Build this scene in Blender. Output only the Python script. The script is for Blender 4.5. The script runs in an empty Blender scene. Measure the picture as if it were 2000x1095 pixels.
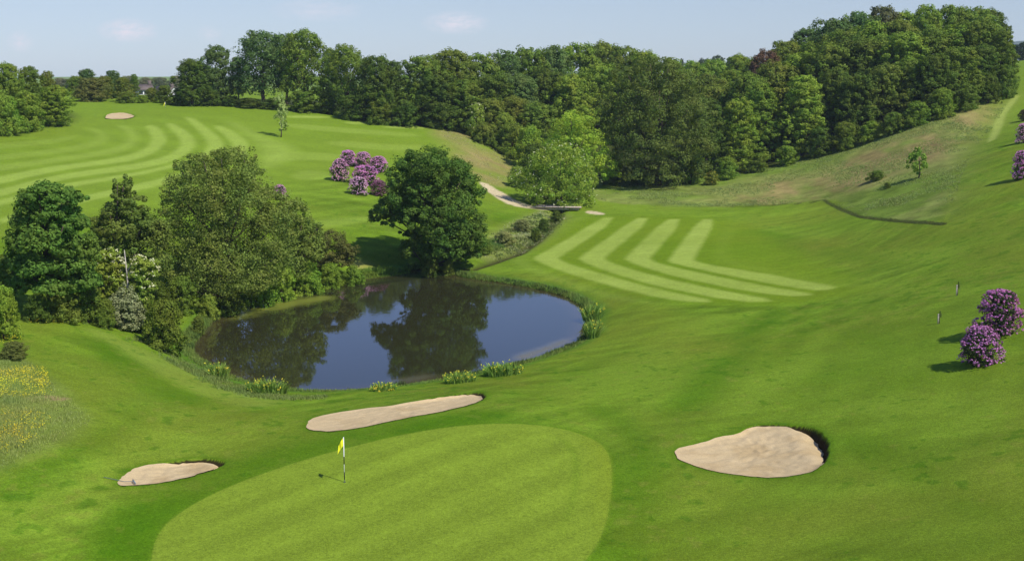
import bpy, math, random
import numpy as np

# ------------------------------------------------------------------ basics
S = bpy.context.scene
COL = S.collection
rng = np.random.default_rng(7)
random.seed(7)
F, CX, CY, HC = 2414.0, 1000.0, 547.5, 23.0
PITCH = math.radians(9.7)
CP, SP = math.cos(PITCH), math.sin(PITCH)

def ray(px, py):
    """direction with unit forward (Y) component"""
    a, b = (px - CX) / F, (CY - py) / F
    y = CP + b * SP
    return a / y, (-SP + b * CP) / y

def depth(y, z):
    return y * CP - (z - HC) * SP

def lin(r, g, b):
    f = lambda c: (c / 255 / 12.92) if c / 255 <= .04045 else ((c / 255 + .055) / 1.055) ** 2.4
    return np.array([f(r), f(g), f(b)])

def sstep(a, b, x):
    t = np.clip((x - a) / (b - a), 0, 1)
    return t * t * (3 - 2 * t)

# ------------------------------------------------------------------ terrain height
CTRL_Z = [  # pixel of the photograph, height over the water
    (673, 940, 2.8), (700, 1095, 2.3), (400, 1080, 2.4), (1000, 825, 3.1), (1190, 900, 2.9), (1190, 1080, 2.5),
    (930, 950, 2.8), (775, 800, 2.75), (600, 835, 2.75), (945, 768, 2.2), (330, 920, 2.7), (240, 940, 2.8),
    (0, 1090, 3.0), (0, 950, 3.6), (80, 830, 4.2), (0, 760, 4.6), (200, 760, 3.7), (40, 640, 4.3), (150, 632, 3.7),
    (250, 660, 2.5), (330, 770, 2.7), (480, 800, 2.3), (300, 690, 2.0), (400, 740, 1.0), (480, 765, 0.8), (620, 778, 1.0),
    (860, 752, 0.7), (1010, 722, .6), (1100, 770, 2.0), (1150, 690, 0.8), (1200, 640, .9), (1200, 760, 2.2),
    (1300, 640, 1.7), (1320, 900, 2.9), (1480, 930, 3.0), (1620, 880, 3.5), (1480, 820, 3.1), (1500, 720, 3.0),
    (1990, 1080, 5.2), (1700, 1050, 3.8), (1990, 880, 5.5), (1750, 800, 4.4), (1910, 712, 5.3), (1990, 700, 5.9), (1700, 650, 3.9),
    (1990, 600, 6.7), (1868, 575, 5.6), (1700, 540, 3.7), (1050, 505, .9), (1640, 560, 2.9), (1400, 590, 1.9), (1400, 500, 1.7),
    (1400, 430, 1.7), (1180, 415, 1.3), (1250, 470, 1.2), (1600, 480, 2.6), (1610, 395, 3.4), (1800, 470, 5.4), (1840, 437, 6.4),
    (1440, 405, 2.1), (1200, 361, 2.8), (1350, 357, 3.2), (1440, 345, 4.0), (1600, 305, 7.2), (1700, 275, 10.2), (1800, 240, 13.6),
    (1900, 210, 16.3), (1985, 186, 18.2), (1700, 350, 6.6), (1850, 330, 9.2), (1950, 250, 13.1), (1990, 450, 7.9), (1990, 340, 10.4),
    (1990, 265, 13.4),
    (1000, 552, .5), (830, 515, .9), (720, 527, .9), (640, 545, .8), (560, 566, .7), (470, 586, .8), (400, 625, .8),
    (950, 500, .9), (1000, 450, 1.0), (1060, 440, .8), (1085, 410, 1.4), (960, 370, 3.4), (1010, 398, 2.2),
    (700, 450, 3.6), (690, 500, 1.6), (600, 400, 5.6), (700, 372, 6.2), (700, 325, 7.8), (800, 420, 4.2), (820, 300, 8.4),
    (300, 350, 8.4), (0, 420, 7.4), (450, 305, 9.6), (0, 350, 9.0), (200, 460, 6.2), (120, 560, 4.2), (300, 590, 1.8), (420, 500, 4.0),
    (1000, 330, 4.4), (1080, 350, 3.4),
]
CTRL_Y = [  # pixel, forward distance
    (330, 206, 250), (430, 207, 252), (560, 216, 250), (700, 238, 243), (850, 254, 240), (0, 262, 197), (130, 240, 215),
    (230, 226, 232), (150, 197, 262), (60, 230, 222), (300, 262, 212), (560, 262, 220), (940, 285, 236), (930, 262, 246),
    (1990, 150, 262), (1990, 128, 310), (500, 186, 340), (300, 190, 330),
]
CTRL_XYZ = [  # plain world points: u = x / y, y, z
    (-.42, 500, 15), (-.2, 480, 15.5), (0, 330, 12), (0, 480, 11), (.15, 330, 9.5), (.15, 480, 9), (.25, 290, 13.5), (.3, 260, 17), (.3, 330, 17),
    (.36, 260, 18.5), (.36, 330, 20), (.42, 480, 27), (.25, 480, 15), (-.05, 280, 11.5), (.08, 260, 5.5), (.08, 300, 8),
    (-.42, 1200, 6), (-.1, 1200, 5), (.15, 1200, 3), (.42, 1200, 10), (-.4, 4000, 0), (0, 4000, 0), (.4, 4000, 0),
    (-.45, 5000, 0), (.45, 5000, 0),
    (-.5, 28, 6.5), (0, 28, 6.0), (.5, 28, 8), (-.5, 10, 15), (0, 10, 15), (.5, 10, 15.5), (0, 3, 20.5), (-.5, 3, 20.5), (.5, 3, 20.5),
    (-.5, 60, 4.6), (.5, 60, 6.5), (-.5, 100, 6.0), (.5, 100, 9.2), (-.5, 180, 12.5), (.5, 180, 15.5),
    (.5, 250, 24), (-.5, 250, 16),
]
cp = []
for px, py, z in CTRL_Z:
    a, b = ray(px, py); y = (z - HC) / b
    cp.append((a, y, z))
for px, py, y in CTRL_Y:
    a, b = ray(px, py)
    cp.append((a, y, HC + b * y))
cp += CTRL_XYZ
cp = np.array(cp, float)

def feat(u, y):
    return np.stack([3.0 * np.clip(u, -.6, .6), 1.25 * np.log(np.clip(y, 2.5, 9000))], -1)

def kern(d2):
    return .5 * d2 * np.log(d2 + 1e-12)

_c = feat(cp[:, 0], cp[:, 1]); n = len(_c)
_K = kern(((_c[:, None] - _c[None]) ** 2).sum(-1)) + np.eye(n) * 1.0e-2
_P = np.c_[np.ones(n), _c]
_A = np.block([[_K, _P], [_P.T, np.zeros((3, 3))]])
_w = np.linalg.solve(_A, np.r_[cp[:, 2], 0, 0, 0])

def h_base(x, y):
    x = np.asarray(x, float); y = np.asarray(y, float)
    sh = x.shape; x = x.ravel(); y = np.maximum(y.ravel(), 1.0)
    out = np.empty(len(x))
    for i in range(0, len(x), 60000):
        q = feat(x[i:i + 60000] / y[i:i + 60000], y[i:i + 60000])
        d2 = (q[:, None, 0] - _c[None, :, 0]) ** 2 + (q[:, None, 1] - _c[None, :, 1]) ** 2
        out[i:i + 60000] = kern(d2) @ _w[:n] + _w[n] + q @ _w[n + 1:]
    return out.reshape(sh)

_YS = np.exp(np.linspace(math.log(30), math.log(900), 1500))
def hit(px, py):
    """where the view of a photo point meets the ground"""
    a, b = ray(px, py)
    z = HC + b * _YS
    below = np.nonzero(h_base(a * _YS, _YS) > z)[0]
    if len(below) == 0: return np.array([a * 400, 400.0])
    i = max(below[0], 1)
    y = np.linspace(_YS[i - 1], _YS[i], 12)
    g = h_base(a * y, y) - (HC + b * y)
    k = int(np.argmax(g > 0)); k = max(k, 1)
    t = g[k - 1] / (g[k - 1] - g[k] + 1e-9)
    yy = y[k - 1] + t * (y[k] - y[k - 1])
    return np.array([a * yy, yy])

def poly(pts): return np.array([hit(*p) for p in pts])

def smooth_poly(p, it=2):
    for _ in range(it):
        q = np.roll(p, -1, 0)
        p = np.stack([.75 * p + .25 * q, .25 * p + .75 * q], 1).reshape(-1, 2)
    return p

def sdist(P, x, y, reach=1e9):
    """signed distance to a polygon, positive inside"""
    x = np.asarray(x, float); y = np.asarray(y, float)
    sh = x.shape; x = x.ravel(); y = y.ravel()
    out = np.full(len(x), -1e3)
    m = reach if reach < 1e8 else 1e8
    sel = np.nonzero((x > P[:, 0].min() - m) & (x < P[:, 0].max() + m) & (y > P[:, 1].min() - m) & (y < P[:, 1].max() + m))[0]
    if len(sel):
        xs, ys = x[sel], y[sel]
        best = np.full(len(sel), 1e18); ins = np.zeros(len(sel), bool)
        for (ax, ay), (bx, by) in zip(P, np.roll(P, -1, 0)):
            ex, ey = bx - ax, by - ay
            t = np.clip(((xs - ax) * ex + (ys - ay) * ey) / (ex * ex + ey * ey + 1e-12), 0, 1)
            best = np.minimum(best, (xs - ax - t * ex) ** 2 + (ys - ay - t * ey) ** 2)
            c = ((ay > ys) != (by > ys))
            xi = ax + (ys - ay) * ex / (ey if abs(ey) > 1e-12 else 1e-12)
            ins ^= c & (xs < xi)
        d = np.sqrt(best)
        out[sel] = np.where(ins, d, -d)
    return out.reshape(sh)

def vnoise(x, y, seed=0):
    """cheap smooth value noise in -1..1"""
    xi = np.floor(x).astype(np.int64); yi = np.floor(y).astype(np.int64)
    fx = x - xi; fy = y - yi
    fx = fx * fx * (3 - 2 * fx); fy = fy * fy * (3 - 2 * fy)
    def r(a, b):
        h = (a * 374761393 + b * 668265263 + seed * 974634777) & 0xffffffff
        h = ((h ^ (h >> 13)) * 1274126177) & 0xffffffff
        return ((h ^ (h >> 16)) & 0xffff) / 32767.5 - 1
    return (r(xi, yi) * (1 - fx) + r(xi + 1, yi) * fx) * (1 - fy) + (r(xi, yi + 1) * (1 - fx) + r(xi + 1, yi + 1) * fx) * fy

def fbm(x, y, seed=0, o=4):
    s = 0; a = .5
    for i in range(o):
        s = s + a * vnoise(x * 2 ** i, y * 2 ** i, seed + i); a *= .55
    return s

# ---- outlines (photo points dropped on the ground)
POND = smooth_poly(np.array([(ray(px, py)[0] * -HC / ray(px, py)[1], -HC / ray(px, py)[1]) for px, py in [
    (368, 688), (420, 722), (480, 747), (565, 766), (640, 767), (700, 763), (780, 755), (860, 744), (940, 730), (1000, 716), (1075, 694),
    (1138, 664), (1146, 640), (1146, 618), (1140, 602), (1112, 583), (1062, 567), (990, 554), (925, 546), (880, 536), (850, 526), (820, 525),
    (790, 533), (740, 540), (690, 546), (640, 556), (600, 567), (545, 574), (490, 590), (435, 612), (395, 645)]]))
GREEN = smooth_poly(poly([(293, 1095), (305, 1045), (335, 1010), (400, 970), (480, 935), (600, 895), (700, 868), (800, 845), (900, 830), (1000, 826),
    (1080, 832), (1140, 848), (1178, 868), (1195, 900), (1196, 945), (1190, 1000), (1170, 1060), (1130, 1110), (1060, 1180), (700, 1230), (400, 1190), (300, 1140)]))
GREEN_IN = smooth_poly(poly([(380, 1110), (390, 1040), (440, 1000), (560, 940), (700, 893), (850, 850), (980, 838), (1060, 845), (1105, 862), (1125, 890),
    (1125, 940), (1110, 1010), (1060, 1080), (900, 1160), (600, 1170), (420, 1150)]))
B_BACK = poly([(597, 830), (604, 819), (640, 808), (680, 802), (730, 795), (760, 793), (800, 785), (850, 775), (900, 768), (944, 765), (951, 771), (942, 783),
    (900, 795), (850, 806), (800, 815), (750, 825), (690, 838), (640, 842), (604, 841)])
B_LEFT = poly([(231, 940), (245, 926), (270, 911), (285, 908), (310, 904), (350, 898), (390, 893), (430, 896), (448, 901), (430, 912), (390, 925), (340, 937), (290, 946),
    (250, 949), (233, 948)])
B_RIGHT = poly([(1320, 892), (1315, 885), (1319, 878), (1335, 872), (1365, 867), (1400, 853), (1440, 846), (1465, 830), (1490, 827), (1545, 829), (1586, 832), (1612, 848), (1622, 874), (1614, 900),
    (1590, 920), (1550, 930), (1480, 932), (1400, 922), (1350, 907), (1325, 897)])
B_FAR = poly([(205, 229), (212, 222), (240, 219.5), (265, 226), (255, 231), (230, 233), (207, 232)])
def ragged(P, amp, sd):
    Lg = np.r_[0, np.cumsum(np.hypot(*(np.roll(P, -1, 0) - P).T))]; t_ = np.arange(0, Lg[-1], max(.22, Lg[-1] / 150)); PP_ = np.r_[P, P[:1]]
    q_ = np.c_[np.interp(t_, Lg, PP_[:, 0]), np.interp(t_, Lg, PP_[:, 1])]; c_ = P.mean(0)
    return q_ + unit_(q_ - c_) * (amp * fbm(q_[:, 0] / .55 + sd, q_[:, 1] / .55, sd, 3))[:, None]
def unit_(v): return v / np.linalg.norm(v, axis=-1, keepdims=True)
BUNKERS = [ragged(smooth_poly(b, 1), a_, i_) for i_, (b, a_) in enumerate(((B_BACK, .16), (B_LEFT, .24), (B_RIGHT, .15), (B_FAR, .3)))]
ROUGH_EDGE = smooth_poly(poly([(1150, 388), (1230, 399), (1340, 405), (1440, 405), (1530, 400), (1610, 392), (1640, 408), (1680, 424), (1760, 433), (1845, 438), (1866, 400),
    (1884, 330), (1930, 262), (1968, 205), (1985, 178), (1960, 172), (1850, 215), (1800, 235), (1700, 268), (1600, 298), (1440, 338), (1200, 353), (1150, 360)]), 1)
BROWN = smooth_poly(poly([(1440, 400), (1530, 396), (1610, 388), (1680, 365), (1760, 330), (1850, 300), (1930, 240), (1972, 196), (1900, 222), (1800, 262), (1700, 295), (1600, 335), (1500, 362)]), 1)
STRIP = poly([(1983, 186), (1990, 188), (1962, 225), (1943, 272), (1930, 278), (1944, 240), (1958, 215)])
BANK = smooth_poly(poly([(845, 258), (880, 254), (935, 268), (985, 296), (1012, 330), (1000, 350), (985, 365), (940, 355), (905, 322), (880, 290)]), 1)
STREAM_BANK = smooth_poly(poly([(930, 500), (950, 470), (1000, 436), (1050, 414), (1085, 414), (1112, 424), (1080, 448), (1050, 470), (1010, 490), (960, 505)]), 1)
SHORE_DRY = smooth_poly(poly([(690, 500), (720, 505), (790, 516), (800, 524), (740, 528), (700, 522), (680, 512)]), 1)
MEADOW = smooth_poly(poly([(-60, 690), (20, 692), (60, 708), (95, 745), (130, 778), (180, 815), (150, 845), (80, 880), (0, 912), (-60, 930)]), 1)
PATH = smooth_poly(poly([(934, 357), (946, 356), (975, 372), (1010, 393), (1045, 403), (1072, 405), (1070, 411), (1030, 407), (1000, 402), (968, 386)]), 1)
PATCH = smooth_poly(poly([(1144, 412), (1160, 412), (1182, 417), (1178, 420), (1146, 417)]), 1)
TEEBARE = poly([(40, 777), (90, 772), (132, 778), (120, 782), (60, 784)])
STRIPES_R = [smooth_poly(poly(p), 1) for p in (
    [(1174, 425), (1203, 425), (1089, 501), (1088, 507), (1110, 516), (1200, 543), (1300, 569), (1400, 589), (1330, 588), (1200, 558), (1110, 532), (1045, 508), (1050, 500)],
    [(1240, 426), (1270, 426), (1179, 501), (1178, 507), (1200, 517), (1300, 545), (1400, 566), (1520, 587), (1450, 589), (1300, 561), (1200, 533), (1134, 508), (1138, 500)],
    [(1300, 428), (1332, 428), (1268, 501), (1266, 507), (1290, 517), (1400, 541), (1500, 560), (1594, 575), (1540, 578), (1400, 556), (1290, 531), (1224, 508), (1228, 500)],
    [(1368, 428), (1396, 428), (1353, 503), (1352, 508), (1372, 516), (1480, 532), (1560, 547), (1634, 560), (1610, 567), (1560, 561), (1440, 540), (1350, 521), (1308, 511), (1312, 503)])]
FAIR_R = smooth_poly(poly([(1120, 420), (1440, 424), (1500, 470), (1720, 560), (1560, 592), (1330, 592), (1030, 510), (1060, 480)]), 1)
STRIPES_L = [smooth_poly(poly(p), 1) for p in (
    [(282, 245), (292, 258), (297, 270), (290, 285), (270, 297), (230, 308), (160, 318), (80, 328), (-40, 350), (-40, 366), (80, 340), (160, 327), (240, 318), (290, 305), (318, 287), (327, 270), (315, 253), (301, 244)],
    [(322, 241), (340, 258), (353, 275), (352, 288), (335, 300), (300, 312), (240, 324), (160, 334), (80, 348), (-40, 378), (-40, 394), (80, 360), (160, 345), (240, 335), (310, 323), (355, 308), (380, 290), (383, 275), (368, 258), (340, 241)],
    [(357, 228), (378, 230), (405, 250), (430, 268), (440, 285), (430, 300), (400, 312), (340, 327), (260, 345), (160, 362), (80, 378), (-40, 412), (-40, 400), (80, 368), (160, 353), (250, 340), (330, 322), (380, 308), (405, 290), (405, 275), (385, 252)],
    [(415, 245), (440, 247), (470, 265), (487, 280), (480, 300), (440, 320), (380, 345), (260, 375), (100, 410), (0, 440), (0, 425), (100, 398), (260, 362), (380, 330), (430, 310), (452, 290), (452, 277), (435, 262)],
    [(450, 236), (475, 247), (520, 268), (570, 285), (578, 298), (550, 318), (520, 330), (505, 315), (512, 300), (505, 280), (480, 262), (455, 246)])]
FAINT_L = [(smooth_poly(poly(p), 1), k_) for p, k_ in (
    ([(225, 246), (245, 256), (252, 268), (240, 284), (180, 298), (80, 312), (-40, 326), (-40, 338), (80, 322), (180, 308), (250, 294), (272, 275), (268, 258), (250, 245)], .4),
    ([(165, 250), (190, 262), (185, 276), (120, 290), (-40, 306), (-40, 316), (120, 300), (205, 284), (214, 266), (190, 250)], .3),
    ([(-40, 282), (100, 272), (150, 262), (150, 270), (100, 282), (-40, 294)], .25),
    ([(520, 300), (600, 296), (700, 306), (700, 318), (600, 312), (520, 316)], .35), ([(590, 330), (660, 340), (640, 352), (560, 350)], .3),
    ([(560, 240), (700, 252), (820, 262), (820, 268), (700, 262), (560, 250)], .4), ([(640, 274), (780, 284), (830, 282), (830, 290), (760, 296), (640, 284)], .35),
    ([(556, 226), (640, 227), (642, 231), (556, 230)], .9), ([(676, 238), (728, 238), (730, 242), (676, 242)], .9), ([(750, 246), (836, 248), (836, 252), (750, 250)], .9),
    ([(1428, 434), (1446, 434), (1424, 470), (1418, 500), (1440, 512), (1560, 532), (1680, 556), (1660, 562), (1540, 540), (1420, 518), (1398, 506), (1402, 470)], .28),
    ([(1120, 424), (1150, 424), (1030, 500), (1040, 520), (1160, 562), (1290, 592), (1240, 592), (1110, 556), (1000, 516), (1005, 500)], .22),
    ([(600, 430), (700, 425), (740, 418), (740, 428), (680, 440), (600, 446)], .3))]
FAIR_L = smooth_poly(poly([(-80, 300), (100, 270), (200, 240), (330, 222), (450, 228), (560, 255), (700, 300), (620, 330), (560, 370), (400, 420), (0, 460), (-80, 440)]), 1)

BANDS = [(smooth_poly(poly(p)), k_) for p, k_ in (
    ([(165, 640), (215, 650), (300, 688), (370, 722), (430, 752), (490, 772), (560, 786), (480, 798), (400, 770), (330, 740), (260, 702), (205, 666)], .58),
    ([(0, 1010), (150, 930), (260, 850), (330, 810), (345, 815), (270, 870), (170, 945), (0, 1045)], .5),
    ([(420, 850), (560, 800), (620, 790), (600, 806), (480, 850), (420, 868)], .3),
    ([(1060, 760), (1180, 720), (1290, 650), (1400, 610), (1440, 620), (1330, 680), (1240, 740), (1100, 785)], .4),
    ([(1400, 800), (1520, 720), (1600, 640), (1640, 640), (1570, 730), (1450, 815)], .35),
    ([(1560, 470), (1760, 490), (1900, 480), (1900, 500), (1740, 512), (1560, 490)], .4),
    ([(1620, 530), (1800, 560), (1990, 560), (1990, 580), (1780, 582), (1620, 548)], .35),
    ([(1650, 780), (1990, 760), (1990, 800), (1700, 815)], .35), ([(1700, 900), (1990, 930), (1990, 975), (1720, 935)], .3))]
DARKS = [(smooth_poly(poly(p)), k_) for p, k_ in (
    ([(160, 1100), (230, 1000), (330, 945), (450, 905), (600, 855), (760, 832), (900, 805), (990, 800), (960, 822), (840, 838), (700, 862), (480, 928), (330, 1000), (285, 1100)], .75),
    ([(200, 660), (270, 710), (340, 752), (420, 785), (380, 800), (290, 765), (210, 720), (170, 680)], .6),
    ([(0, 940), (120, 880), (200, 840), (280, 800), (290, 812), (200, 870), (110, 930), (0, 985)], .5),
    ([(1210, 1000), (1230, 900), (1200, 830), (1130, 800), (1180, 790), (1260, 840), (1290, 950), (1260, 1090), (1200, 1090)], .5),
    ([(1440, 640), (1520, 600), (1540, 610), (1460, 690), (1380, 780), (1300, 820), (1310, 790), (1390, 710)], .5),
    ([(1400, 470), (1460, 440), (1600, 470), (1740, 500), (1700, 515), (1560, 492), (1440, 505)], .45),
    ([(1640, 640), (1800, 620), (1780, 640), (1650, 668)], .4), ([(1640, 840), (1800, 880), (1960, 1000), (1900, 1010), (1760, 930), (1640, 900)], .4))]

def carve(k, x, y, s):
    """how deep a bunker is cut at distance s inside its edge"""
    P = BUNKERS[k]; c = P.mean(0); w = np.ptp(P[:, 0]) / 2
    fx = np.clip((x - c[0]) / w, -1, 1)
    fy = np.clip((y - c[1]) / (np.ptp(P[:, 1]) / 2), -1, 1)
    if k == 2:
        lip = .07 + .68 * sstep(.5, .95, fx) * sstep(1.05, .25, fy) + .10 * sstep(0, 1, fy)
        return lip * sstep(0, .30, s) + .16 * sstep(0, 3.0, s)
    if k == 3: return .06 * sstep(0, .4, s)
    lip = .06 + .16 * sstep(0, .8, fy) + (.22 if k == 1 else .06) * sstep(.75, 1, fx)
    return lip * sstep(0, .34, s) + .1 * sstep(0, 2.0, s)

def h_mid(x, y):
    """ground with the pond bed and the stream cut, without the bunkers"""
    z = h_base(x, y)
    s = -sdist(POND, x, y, 14)           # positive outside
    bank = .10 + .22 * np.clip(s, 0, 3) ** .8
    t = sstep(0.0, 5.0, s)
    zo = np.maximum(bank * (1 - t) + z * t, .08)
    zi = -.12 - .4 * np.clip(-s, 0, 4)
    z = np.where(s > 900, z, np.where(s > 0, zo, zi))
    return z

STREAM = np.array([hit(*p) for p in [(900, 528), (950, 512), (1010, 492), (1045, 468), (1068, 445), (1086, 424), (1092, 405), (1085, 392)]])
STREAM_BED = None
def line_dist(L, x, y):
    b = np.full(np.shape(x), 1e9)
    for (ax, ay), (bx, by) in zip(L[:-1], L[1:]):
        ex, ey = bx - ax, by - ay
        t = np.clip(((x - ax) * ex + (y - ay) * ey) / (ex * ex + ey * ey), 0, 1)
        b = np.minimum(b, np.hypot(x - ax - t * ex, y - ay - t * ey))
    return b

def h_all(x, y, extra=.05):
    x = np.asarray(x, float); y = np.asarray(y, float)
    z = h_mid(x, y)
    d = line_dist(STREAM, x, y)
    z = z - .6 * np.exp(-(d / 1.0) ** 2) * (y > 130) * (sdist(POND, x, y, 14) < -2)
    # the uncut rough stands a step higher than the mown fairway
    r = sdist(ROUGH_EDGE, x, y, 3)
    st = poly_step(x, y)
    z = z + st * sstep(-.1, .5, r)
    for k, P in enumerate(BUNKERS):
        s = sdist(P, x, y, .5)
        m = s > 0
        if m.any():
            z = np.where(m, z - carve(k, x, y, s) - extra - .3 * (k == 3), z)
    return z

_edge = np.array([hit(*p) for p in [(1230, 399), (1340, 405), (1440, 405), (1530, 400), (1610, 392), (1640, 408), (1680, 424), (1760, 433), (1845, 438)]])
def poly_step(x, y):
    d = line_dist(_edge, x, y)
    return .14 * np.exp(-(d / 3.0) ** 2) * (x > _edge[0, 0])

# ------------------------------------------------------------------ tagging / linking helpers
def link(o):
    COL.objects.link(o); return o

def tag(o, label=None, cat=None, group=None, kind=None):
    if label: o["label"] = label
    if cat: o["category"] = cat
    if group: o["group"] = group
    if kind: o["kind"] = kind
    return o

def empty(name, loc, rz=0.0):
    e = bpy.data.objects.new(name, None); e.empty_display_size = .3
    e.location = loc; e.rotation_euler = (0, 0, rz)
    return link(e)

def mesh_np(name, V, faces, mat=None, smooth=False):
    """V (n,3); faces: (m,4) or (m,3) int array, or a list of such arrays"""
    me = bpy.data.meshes.new(name)
    V = np.asarray(V, np.float32)
    fl = faces if isinstance(faces, list) else [faces]
    fl = [np.asarray(f, np.int32) for f in fl if len(f)]
    me.vertices.add(len(V)); me.vertices.foreach_set("co", V.ravel())
    loops = np.concatenate([f.ravel() for f in fl])
    sizes = np.concatenate([np.full(len(f), f.shape[1], np.int32) for f in fl])
    me.loops.add(len(loops)); me.loops.foreach_set("vertex_index", loops)
    me.polygons.add(len(sizes))
    me.polygons.foreach_set("loop_start", np.r_[0, np.cumsum(sizes)[:-1]].astype(np.int32))
    me.polygons.foreach_set("loop_total", sizes)
    if smooth: me.polygons.foreach_set("use_smooth", np.ones(len(sizes), bool))
    me.update(calc_edges=True); me.validate()
    if mat: me.materials.append(mat)
    return me

def obj(name, me, parent=None, loc=None):
    o = bpy.data.objects.new(name, me)
    if parent: o.parent = parent
    if loc is not None: o.location = loc
    return link(o)

class MB:
    """collects tubes, boxes and quads into one mesh"""
    def __init__(s): s.v = []; s.q = []; s.t = []; s.n = 0
    def add(s, V, Q=None, T=None):
        V = np.asarray(V, float)
        if Q is not None and len(Q): s.q.append(np.asarray(Q) + s.n)
        if T is not None and len(T): s.t.append(np.asarray(T) + s.n)
        s.v.append(V); s.n += len(V)
    def tube(s, pts, rad, k=8, cap=True):
        pts = np.asarray(pts, float); m = len(pts)
        d = np.gradient(pts, axis=0); d /= np.linalg.norm(d, axis=1)[:, None] + 1e-9
        ref = np.where(np.abs(d[:, 2:3]) > .9, [[1., 0, 0]], [[0, 0, 1.]])
        a = np.cross(d, ref); a /= np.linalg.norm(a, axis=1)[:, None] + 1e-9
        b = np.cross(d, a)
        an = np.linspace(0, 2 * math.pi, k, endpoint=False)
        V = pts[:, None] + np.asarray(rad, float)[:, None, None] * (np.cos(an)[None, :, None] * a[:, None] + np.sin(an)[None, :, None] * b[:, None])
        V = V.reshape(-1, 3)
        i = np.arange(m - 1)[:, None] * k; j = np.arange(k)[None]; j2 = (j + 1) % k
        Q = np.stack([i + j, i + j2, i + k + j2, i + k + j], -1).reshape(-1, 4)
        T = []
        if cap:
            V = np.r_[V, pts[:1], pts[-1:]]
            for q in range(k):
                T.append((m * k, (q + 1) % k, q)); T.append((m * k + 1, (m - 1) * k + q, (m - 1) * k + (q + 1) % k))
        s.add(V, Q, T)
    def box(s, lo, hi, rz=0, c=(0, 0, 0)):
        x0, y0, z0 = lo; x1, y1, z1 = hi
        V = np.array([(x0, y0, z0), (x1, y0, z0), (x1, y1, z0), (x0, y1, z0), (x0, y0, z1), (x1, y0, z1), (x1, y1, z1), (x0, y1, z1)], float)
        cs, sn = math.cos(rz), math.sin(rz)
        V[:, :2] = V[:, :2] @ np.array([[cs, sn], [-sn, cs]]); V += c
        s.add(V, [(0, 3, 2, 1), (4, 5, 6, 7), (0, 1, 5, 4), (1, 2, 6, 5), (2, 3, 7, 6), (3, 0, 4, 7)])
    def mesh(s, name, mat, smooth=False):
        return mesh_np(name, np.concatenate(s.v), ([np.concatenate(s.q)] if s.q else []) + ([np.concatenate(s.t)] if s.t else []), mat, smooth)

# ------------------------------------------------------------------ materials
def new_mat(name):
    m = bpy.data.materials.new(name); m.use_nodes = True
    nt = m.node_tree; nt.nodes.clear()
    out = nt.nodes.new("ShaderNodeOutputMaterial")
    return m, nt, out

def N(nt, t, **kw):
    n_ = nt.nodes.new(t)
    for k, v in kw.items():
        if k.startswith("i_"):
            n_.inputs[k[2:].replace("_", " ")].default_value = v
        else: setattr(n_, k, v)
    return n_

def mixrgb(nt, a, b, fac, mode='MIX'):
    m = nt.nodes.new("ShaderNodeMix"); m.data_type = 'RGBA'; m.blend_type = mode
    for sock, v in ((m.inputs[0], fac), (m.inputs[6], a), (m.inputs[7], b)):
        if hasattr(v, "is_linked"): nt.links.new(v, sock)
        else: sock.default_value = v if isinstance(v, (int, float)) else (*v, 1)
    return m.outputs[2]

def noise(nt, vec, scale, detail=3, rough=.55):
    n_ = N(nt, "ShaderNodeTexNoise"); n_.inputs["Scale"].default_value = scale
    n_.inputs["Detail"].default_value = detail; n_.inputs["Roughness"].default_value = rough
    if vec is not None: nt.links.new(vec, n_.inputs["Vector"])
    return n_.outputs["Fac"]

def ramp(nt, fac, lo, hi, a=0., b=1.):
    r = N(nt, "ShaderNodeMapRange"); r.inputs["From Min"].default_value = lo; r.inputs["From Max"].default_value = hi
    r.inputs["To Min"].default_value = a; r.inputs["To Max"].default_value = b
    nt.links.new(fac, r.inputs["Value"]); return r.outputs["Result"]

def leaf_mat(name, trans=.36, var=.38):
    """leaves coloured by the object's own colour, each leaf a little different"""
    m, nt, out = new_mat(name)
    oi = N(nt, "ShaderNodeObjectInfo"); g = N(nt, "ShaderNodeNewGeometry")
    hsv = N(nt, "ShaderNodeHueSaturation")
    nt.links.new(oi.outputs["Color"], hsv.inputs["Color"])
    nt.links.new(ramp(nt, g.outputs["Random Per Island"], 0, 1, 1 - var, 1 + var), hsv.inputs["Value"])
    geo_n = noise(nt, g.outputs["Position"], .35, 2)
    nt.links.new(ramp(nt, geo_n, .3, .7, .478, .52), hsv.inputs["Hue"])
    d = N(nt, "ShaderNodeBsdfPrincipled"); d.inputs["Roughness"].default_value = .6; d.inputs["Specular IOR Level"].default_value = .06
    t = N(nt, "ShaderNodeBsdfTranslucent"); mx = N(nt, "ShaderNodeMixShader"); mx.inputs[0].default_value = trans
    tc = mixrgb(nt, hsv.outputs["Color"], (1.0, 1.15, .45), 1.0, 'MULTIPLY')
    nt.links.new(hsv.outputs["Color"], d.inputs["Base Color"]); nt.links.new(tc, t.inputs["Color"])
    nt.links.new(d.outputs[0], mx.inputs[1]); nt.links.new(t.outputs[0], mx.inputs[2]); nt.links.new(mx.outputs[0], out.inputs[0])
    return m

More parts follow.
